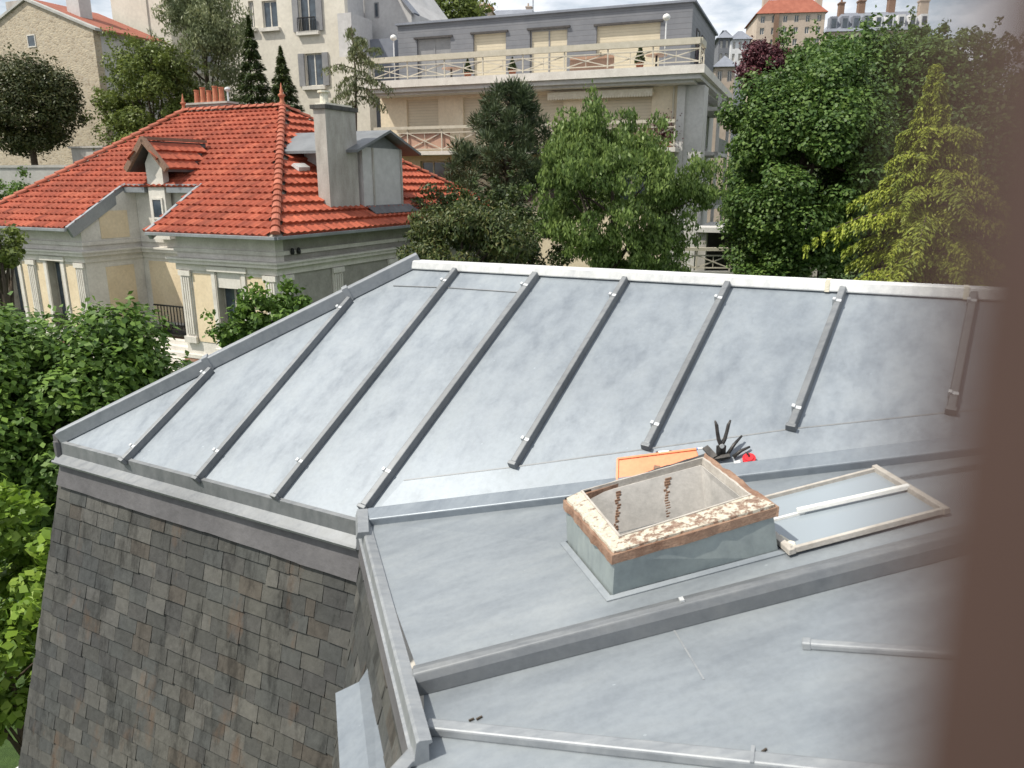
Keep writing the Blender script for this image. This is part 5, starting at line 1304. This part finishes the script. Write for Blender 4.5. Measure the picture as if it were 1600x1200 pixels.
for s_, ue in ((1, uR), (-1, uL)):
    a, b = sf.p(0, -.15, zpk + .05), sf.p(ue + s_ * .4, -.15, zr_ - .25); m_.prism([a, b, b + zv * .16, a + zv * .16], sW * .5)
m_.build('verge', M['gardenwall'], st)
for s_, ue in ((1, uR), (-1, uL)):
    a, b = sf.p(0, .36, zpk + .12), sf.p(ue + s_ * .5, .36, zr_ - .25); m_ = MB(); m_.prism([a, b, b + sW * 5.0, a + sW * 5.0], (0, 0, .12)); m_.build('roof', M['tilefar'], st)
m_ = MB(); sf.box(m_, uR * .36, uR * .56, 1.3, 2.2, zr_ + .6, zpk + 1.6); m_.build('chimney', M['greywall'], st)
m_ = MB(); sf.box(m_, uL * .70, uL * .45, 1.5, 2.8, zr_ - .5, zpk + .6); m_.build('chimney', M['conc'], st)
# red roofed house behind it
rb = empty('rear_tiled_house', sf.p(2, 16, -4), 'house behind the stone gable showing only its broad red roof', 'house')
m_ = MB(); sf.box(m_, -9, uR - 1.0, 8, 17, -5, zr_ + .2); m_.build('wall', M['greywall'], rb)
a = sf.p(-10, 7.4, zr_ + .1); L_ = uR + 9.6
tiles(a, sU, V(sW) * .86 + zv * .5, [(0, 0), (L_, 0), (L_, 6.4), (0, 6.4)], 'roof', M['tilefar'], rb, course=.5, tw=.5, sub=2)
m_ = MB(); b = a + (V(sW) * .86 + zv * .5) * 6.4; m_.prism([a, a + sU * L_, b + sU * L_, b], (0, 0, -.1)); m_.build('roof_deck', M['soffit'], rb)
# low garden wall left of the villa
gw = MB(); p0, p1 = on_y(-60, 290, 41), on_y(120, 290, 39.6); 
d = (p1 - p0); d.z = 0; d.normalize(); gf = Frame(V((p0.x, p0.y, 0)), d, V((-d.y, d.x, 0)))
Lw = (V((p1.x, p1.y, 0)) - gf.o).length
gf.box(gw, 0, Lw, 0, .3, -5, z_at(40, 262)); gf.box(gw, 0, Lw, -.05, .35, z_at(40, 262) + .002, z_at(40, 258))
tag(gw.build('garden_wall', M['gardenwall']), 'plain grey wall below the round tree at the far left', 'wall')
gw = MB(); q0 = on_y(112, 240, 45); gf2 = Frame(V((q0.x, q0.y, 0)), sU, sW); gf2.box(gw, 0, 2.6, 0, 2.2, -5, z_at(45, 232)); gf2.box(gw, -.1, 2.7, -.1, 2.3, z_at(45, 232) + .002, z_at(45, 229))
tag(gw.build('garden_shed', M['conc']), 'small grey shed at the foot of the stone gable', 'shed')

# pale apartment block
HP = 19
pU = V((math.cos(R(HP)), -math.sin(R(HP)), 0)); pW = V((math.sin(R(HP)), math.cos(R(HP)), 0))
po = on_y(180, 200, 60); po.z = 0; pf = Frame(po, pU, pW)
def pu(px, w=0):     # u coordinate on the facade plane at pixel column px
    o_ = pf.p(0, w, 0); r_ = ray(px, 60); t = (o_.dot(pW)) / V((r_.x, r_.y, 0)).dot(pW); return (V((r_.x * t, r_.y * t, 0)) - pf.o).dot(pU)
def pz(px, py, w=0): u = pu(px, w); return z_at(pf.p(u, w, 0).y, py)
pb = empty('pale_apartment_block', pf.p(8, 5, -5), 'tall pale rendered block with plain end wall and shuttered windows', 'apartment house')
uA, uB, uC, uD = pu(180), pu(268), pu(268, 2.2), pu(541, 2.2)
m_ = MB(); pf.box(m_, uA, uB, 0, 9, -5, 17); m_.build('wall', M['palewall'], pb)['label'] = 'blank cream end wall'
m_ = MB(); pf.box(m_, pu(228), pu(236), -.10, -.002, -5, 17); m_.build('flue_rib', M['palewall'], pb)
wins = [(307, 320, 0 - 40, 26), (392, 400, 2, 44), (413, 436, 2, 44), (470, 497, -12, 50), (474, 502, 84, 135), (308, 322, 60, 110)]
ops = [(pu(a, 2.2), pu(b, 2.2), pz(a, d_, 2.2), pz(a, c_, 2.2)) for a, b, c_, d_ in wins]
m_ = MB(); wall_open(pf, m_, uC, uD, -5, 17, 2.2, 2.6, ops); m_.build('wall', M['palewall'], pb)['label'] = 'set back cream front wall'
for i, (a, b, c_, d_) in enumerate(ops):
    window(pf, a + .01, b - .01, c_ + .01, d_ - .01, 2.35, pb, 1, dark='glass', fm='stonewhite')
    m_ = MB(); pf.box(m_, a - .2, b + .2, 1.95, 2.199, c_ - .25, c_ - .02); m_.build('window_sill', M['stonewhite'], pb)
    if i >= 3: 
        for s_ in (a - .48, b + .02):
            m_ = MB(); pf.box(m_, s_, s_ + .46, 2.08, 2.197, c_, d_); m_.build('shutter', M['greyblind'], pb)
    if i == 3: 
        m_ = MB(); 
        for k in range(12): x = a + (b - a) * k / 11; pf.box(m_, x - .02, x + .02, 1.9, 1.94, c_, c_ + .8)
        pf.box(m_, a, b, 1.88, 1.96, c_ + .8, c_ + .86); m_.build('window_railing', M['ironwork'], pb)
m_ = MB(); pf.box(m_, uD - .3, uD, 2.601, 4.8, -5, 17); pf.box(m_, uC, uD, 9.0, 9.3, -5, 17); m_.build('wall', M['greywall'], pb)['label'] = 'side and rear walls'
# lower boundary pieces right of it
m_ = MB(); pf.box(m_, uD + .001, pu(562, 2.2), 1.2, 4, -5, pz(550, 25, 2.2)); m_.build('lean_to', M['greywall'], pb)
m_ = MB(); pf.box(m_, pu(528, 1), pu(582, 1), .2, 1.1, -5, pz(540, 92, 1)); m_.build('low_annex', M['palewall'], pb)
# grey block behind with sloping roof line
gb = empty('grey_gabled_block', pf.p(22, 10, -5), 'plain grey block with one slit window behind the penthouse', 'apartment house')
u0, u1 = pu(538, 5), pu(644, 5); zt1 = pz(630, 0, 5); zt2 = pz(644, 18, 5)
m_ = MB(); m_.prism([pf.p(u0, 5, -5), pf.p(u1, 5, -5), pf.p(u1, 5, zt2), pf.p(u1 - 1.1, 5, zt1 + .4), pf.p(u0 + 1, 5, zt1 + 4.5), pf.p(u0, 5, zt1 + 4.5)], pW * 9); m_.build('wall', M['greywall'], gb)
window(pf, pu(587, 5), pu(594, 5), pz(590, 28, 5), pz(590, 4, 5), 4.95, gb, 0, fm='greyblind')
m_ = MB(); m_.bar(pf.p(u1 + .35, 5, zt2 - .25), pf.p(u1 - 1.1, 5, zt1 + .55), .9, .12, (0, 0, 1)); m_.build('roof_edge', M['farslate'], gb)
m_ = MB(); pf.box(m_, pu(573, 4), pu(618, 4), 3.6, 4.6, -5, pz(600, 62, 4)); m_.build('low_roof', M['farslate'], gb)

# ================================================================ FAR HILL HOUSES, RIGHT AND CENTRE
def facade(name, label, px0, px1, ytop, ybot, y, wallm, roofm, rows, cols, roof_h=0, tilt=8, cat='house', chim=(), wsize=.55, depth=10, skip=(), winm='glass', fw='stonewhite'):
    U_ = V((math.cos(R(tilt)), -math.sin(R(tilt)), 0)); W_ = V((math.sin(R(tilt)), math.cos(R(tilt)), 0))
    p0 = on_y(px0, 100, y); p0.z = 0; fr = Frame(p0, U_, W_); r_ = ray(px1, 60); t = p0.dot(W_) / V((r_.x, r_.y, 0)).dot(W_); Lf = (V((r_.x * t, r_.y * t, 0)) - p0).dot(U_)
    z1 = z_at(y, ytop); z0 = z_at(y, ybot); root = empty(name, fr.p(Lf / 2, depth / 2, 0), label, cat)
    ops_ = []; cw = Lf / cols; rh = (z1 - z0) / rows
    for i in range(cols):
        for j in range(rows):
            if (i, j) in skip: continue
            ops_.append((i * cw + cw * (.5 - wsize / 2), i * cw + cw * (.5 + wsize / 2), z0 + j * rh + rh * .22, z0 + j * rh + rh * .82))
    m_ = MB(); wall_open(fr, m_, 0, Lf, z0 - 14, z1, 0, .3, ops_); fr.box(m_, 0, .3, .301, depth, z0 - 14, z1 - .01); fr.box(m_, Lf - .3, Lf, .301, depth, z0 - 14, z1 - .01); fr.box(m_, .301, Lf - .301, depth - .3, depth, z0 - 14, z1 - .02)
    m_.build('wall', M[wallm], root)
    for (a, b, c_, d_) in ops_: window(fr, a + .01, b - .01, c_ + .01, d_ - .01, .12, root, 1, dark=winm, fm=fw)
    m_ = MB(); e_ = .3
    if roof_h > 0:
        lo = [fr.p(-e_, -e_, z1), fr.p(Lf + e_, -e_, z1), fr.p(Lf + e_, depth + e_, z1), fr.p(-e_, depth + e_, z1)]; s_ = min(roof_h * .8, depth * .4)
        hi = [fr.p(s_, s_, z1 + roof_h), fr.p(Lf - s_, s_, z1 + roof_h), fr.p(Lf - s_, depth - s_, z1 + roof_h), fr.p(s_, depth - s_, z1 + roof_h)]
        m_.hexa(lo + hi)
    else: fr.box(m_, -e_, Lf + e_, -e_, depth + e_, z1 + .001, z1 + .25)
    rf = m_.build('roof', M[roofm], root)
    for (f_, hgt, wd, mt) in chim:
        m_ = MB(); fr.box(m_, Lf * f_ - wd / 2, Lf * f_ + wd / 2, 2.2, 3.4, z1 + .1, z1 + roof_h + hgt); fr.box(m_, Lf * f_ - wd / 2 - .1, Lf * f_ + wd / 2 + .1, 2.1, 3.5, z1 + roof_h + hgt + .002, z1 + roof_h + hgt + .2)
        for k in range(max(1, int(wd / .6))): m_.lathe(fr.p(Lf * f_ - wd / 2 + .35 + k * .6, 2.8, z1 + roof_h + hgt + .2), [(.17, 0), (.14, .6)], 8)
        m_.build('chimney', M[mt], rf)
    return root, fr, Lf, z0, z1
r1 = facade('brick_town_house', 'far beige house with red tiled roof and many chimneys', 1178, 1286, 22, 95, 112, 'farbeige', 'tilefar', 4, 6, 2.0, chim=((.16, 1.2, .9, 'farbeige'), (.42, .8, 1.6, 'farbeige'), (.70, 1.2, .9, 'farwhite'), (.95, 1.0, .8, 'farbeige')), wsize=.4)
m_ = MB(); r1[1].box(m_, r1[2] * .25, r1[2] * .32, -.25, -.01, r1[3] - 10, r1[4]); m_.build('recess_strip', M['linerrust'], r1[0])
r2 = facade('mansard_terrace', 'long low far building with grey mansard roof and pale dormers', 1288, 1450, 50, 90, 120, 'farbeige', 'farslate', 2, 12, 2.9, chim=((.16, 1.3, .7, 'linerrust'), (.36, 1.5, .9, 'linerrust'), (.66, 1.8, .9, 'linerrust'), (.98, 1.3, 1.2, 'farbeige')), wsize=.4, depth=9)
for k in range(9):
    a = r2[2] * (k + .5) / 9; m_ = MB(); r2[1].box(m_, a - .5, a + .5, .1, 1.8, r2[4] + .3, r2[4] + 2.1); o = m_.build('dormer', M['farwhite' if k > 3 else 'farslate'], r2[0]); m_ = MB(); r2[1].box(m_, a - .3, a + .3, .06, .098, r2[4] + .6, r2[4] + 1.8); m_.build('pane', M['glass'], o)
facade('white_town_house', 'far white house with grey roof right behind the penthouse corner', 1140, 1172, 62, 118, 92, 'farwhite', 'farslate', 3, 3, 1.0, wsize=.42, depth=9)
facade('blue_grey_house', 'narrow blue grey far house beside the penthouse corner', 1121, 1141, 60, 120, 84, 'siding', 'farslate', 3, 2, .9, wsize=.45, depth=9)
facade('dark_roofed_villa', 'low far house with dark roof and pale arched window below the white house', 1118, 1152, 105, 135, 74, 'farbeige', 'farslate', 1, 2, 1.1, wsize=.5, depth=8)
facade('far_brick_tower', 'far pale building with chimney pots behind the penthouse roof', 728, 766, 16, 60, 140, 'farbeige', 'farbeige', 2, 3, .3, chim=((.2, .6, 1.4, 'clay'), (.6, .9, 1.6, 'farbeige'), (.9, .4, 1.0, 'clay')), wsize=.4)
facade('far_low_house', 'far dark roofed house just right of the pale chimney building', 766, 838, 26, 60, 150, 'farbeige', 'farslate', 1, 4, 1.2, chim=((.8, .6, 1.0, 'farbeige'),), wsize=.4)
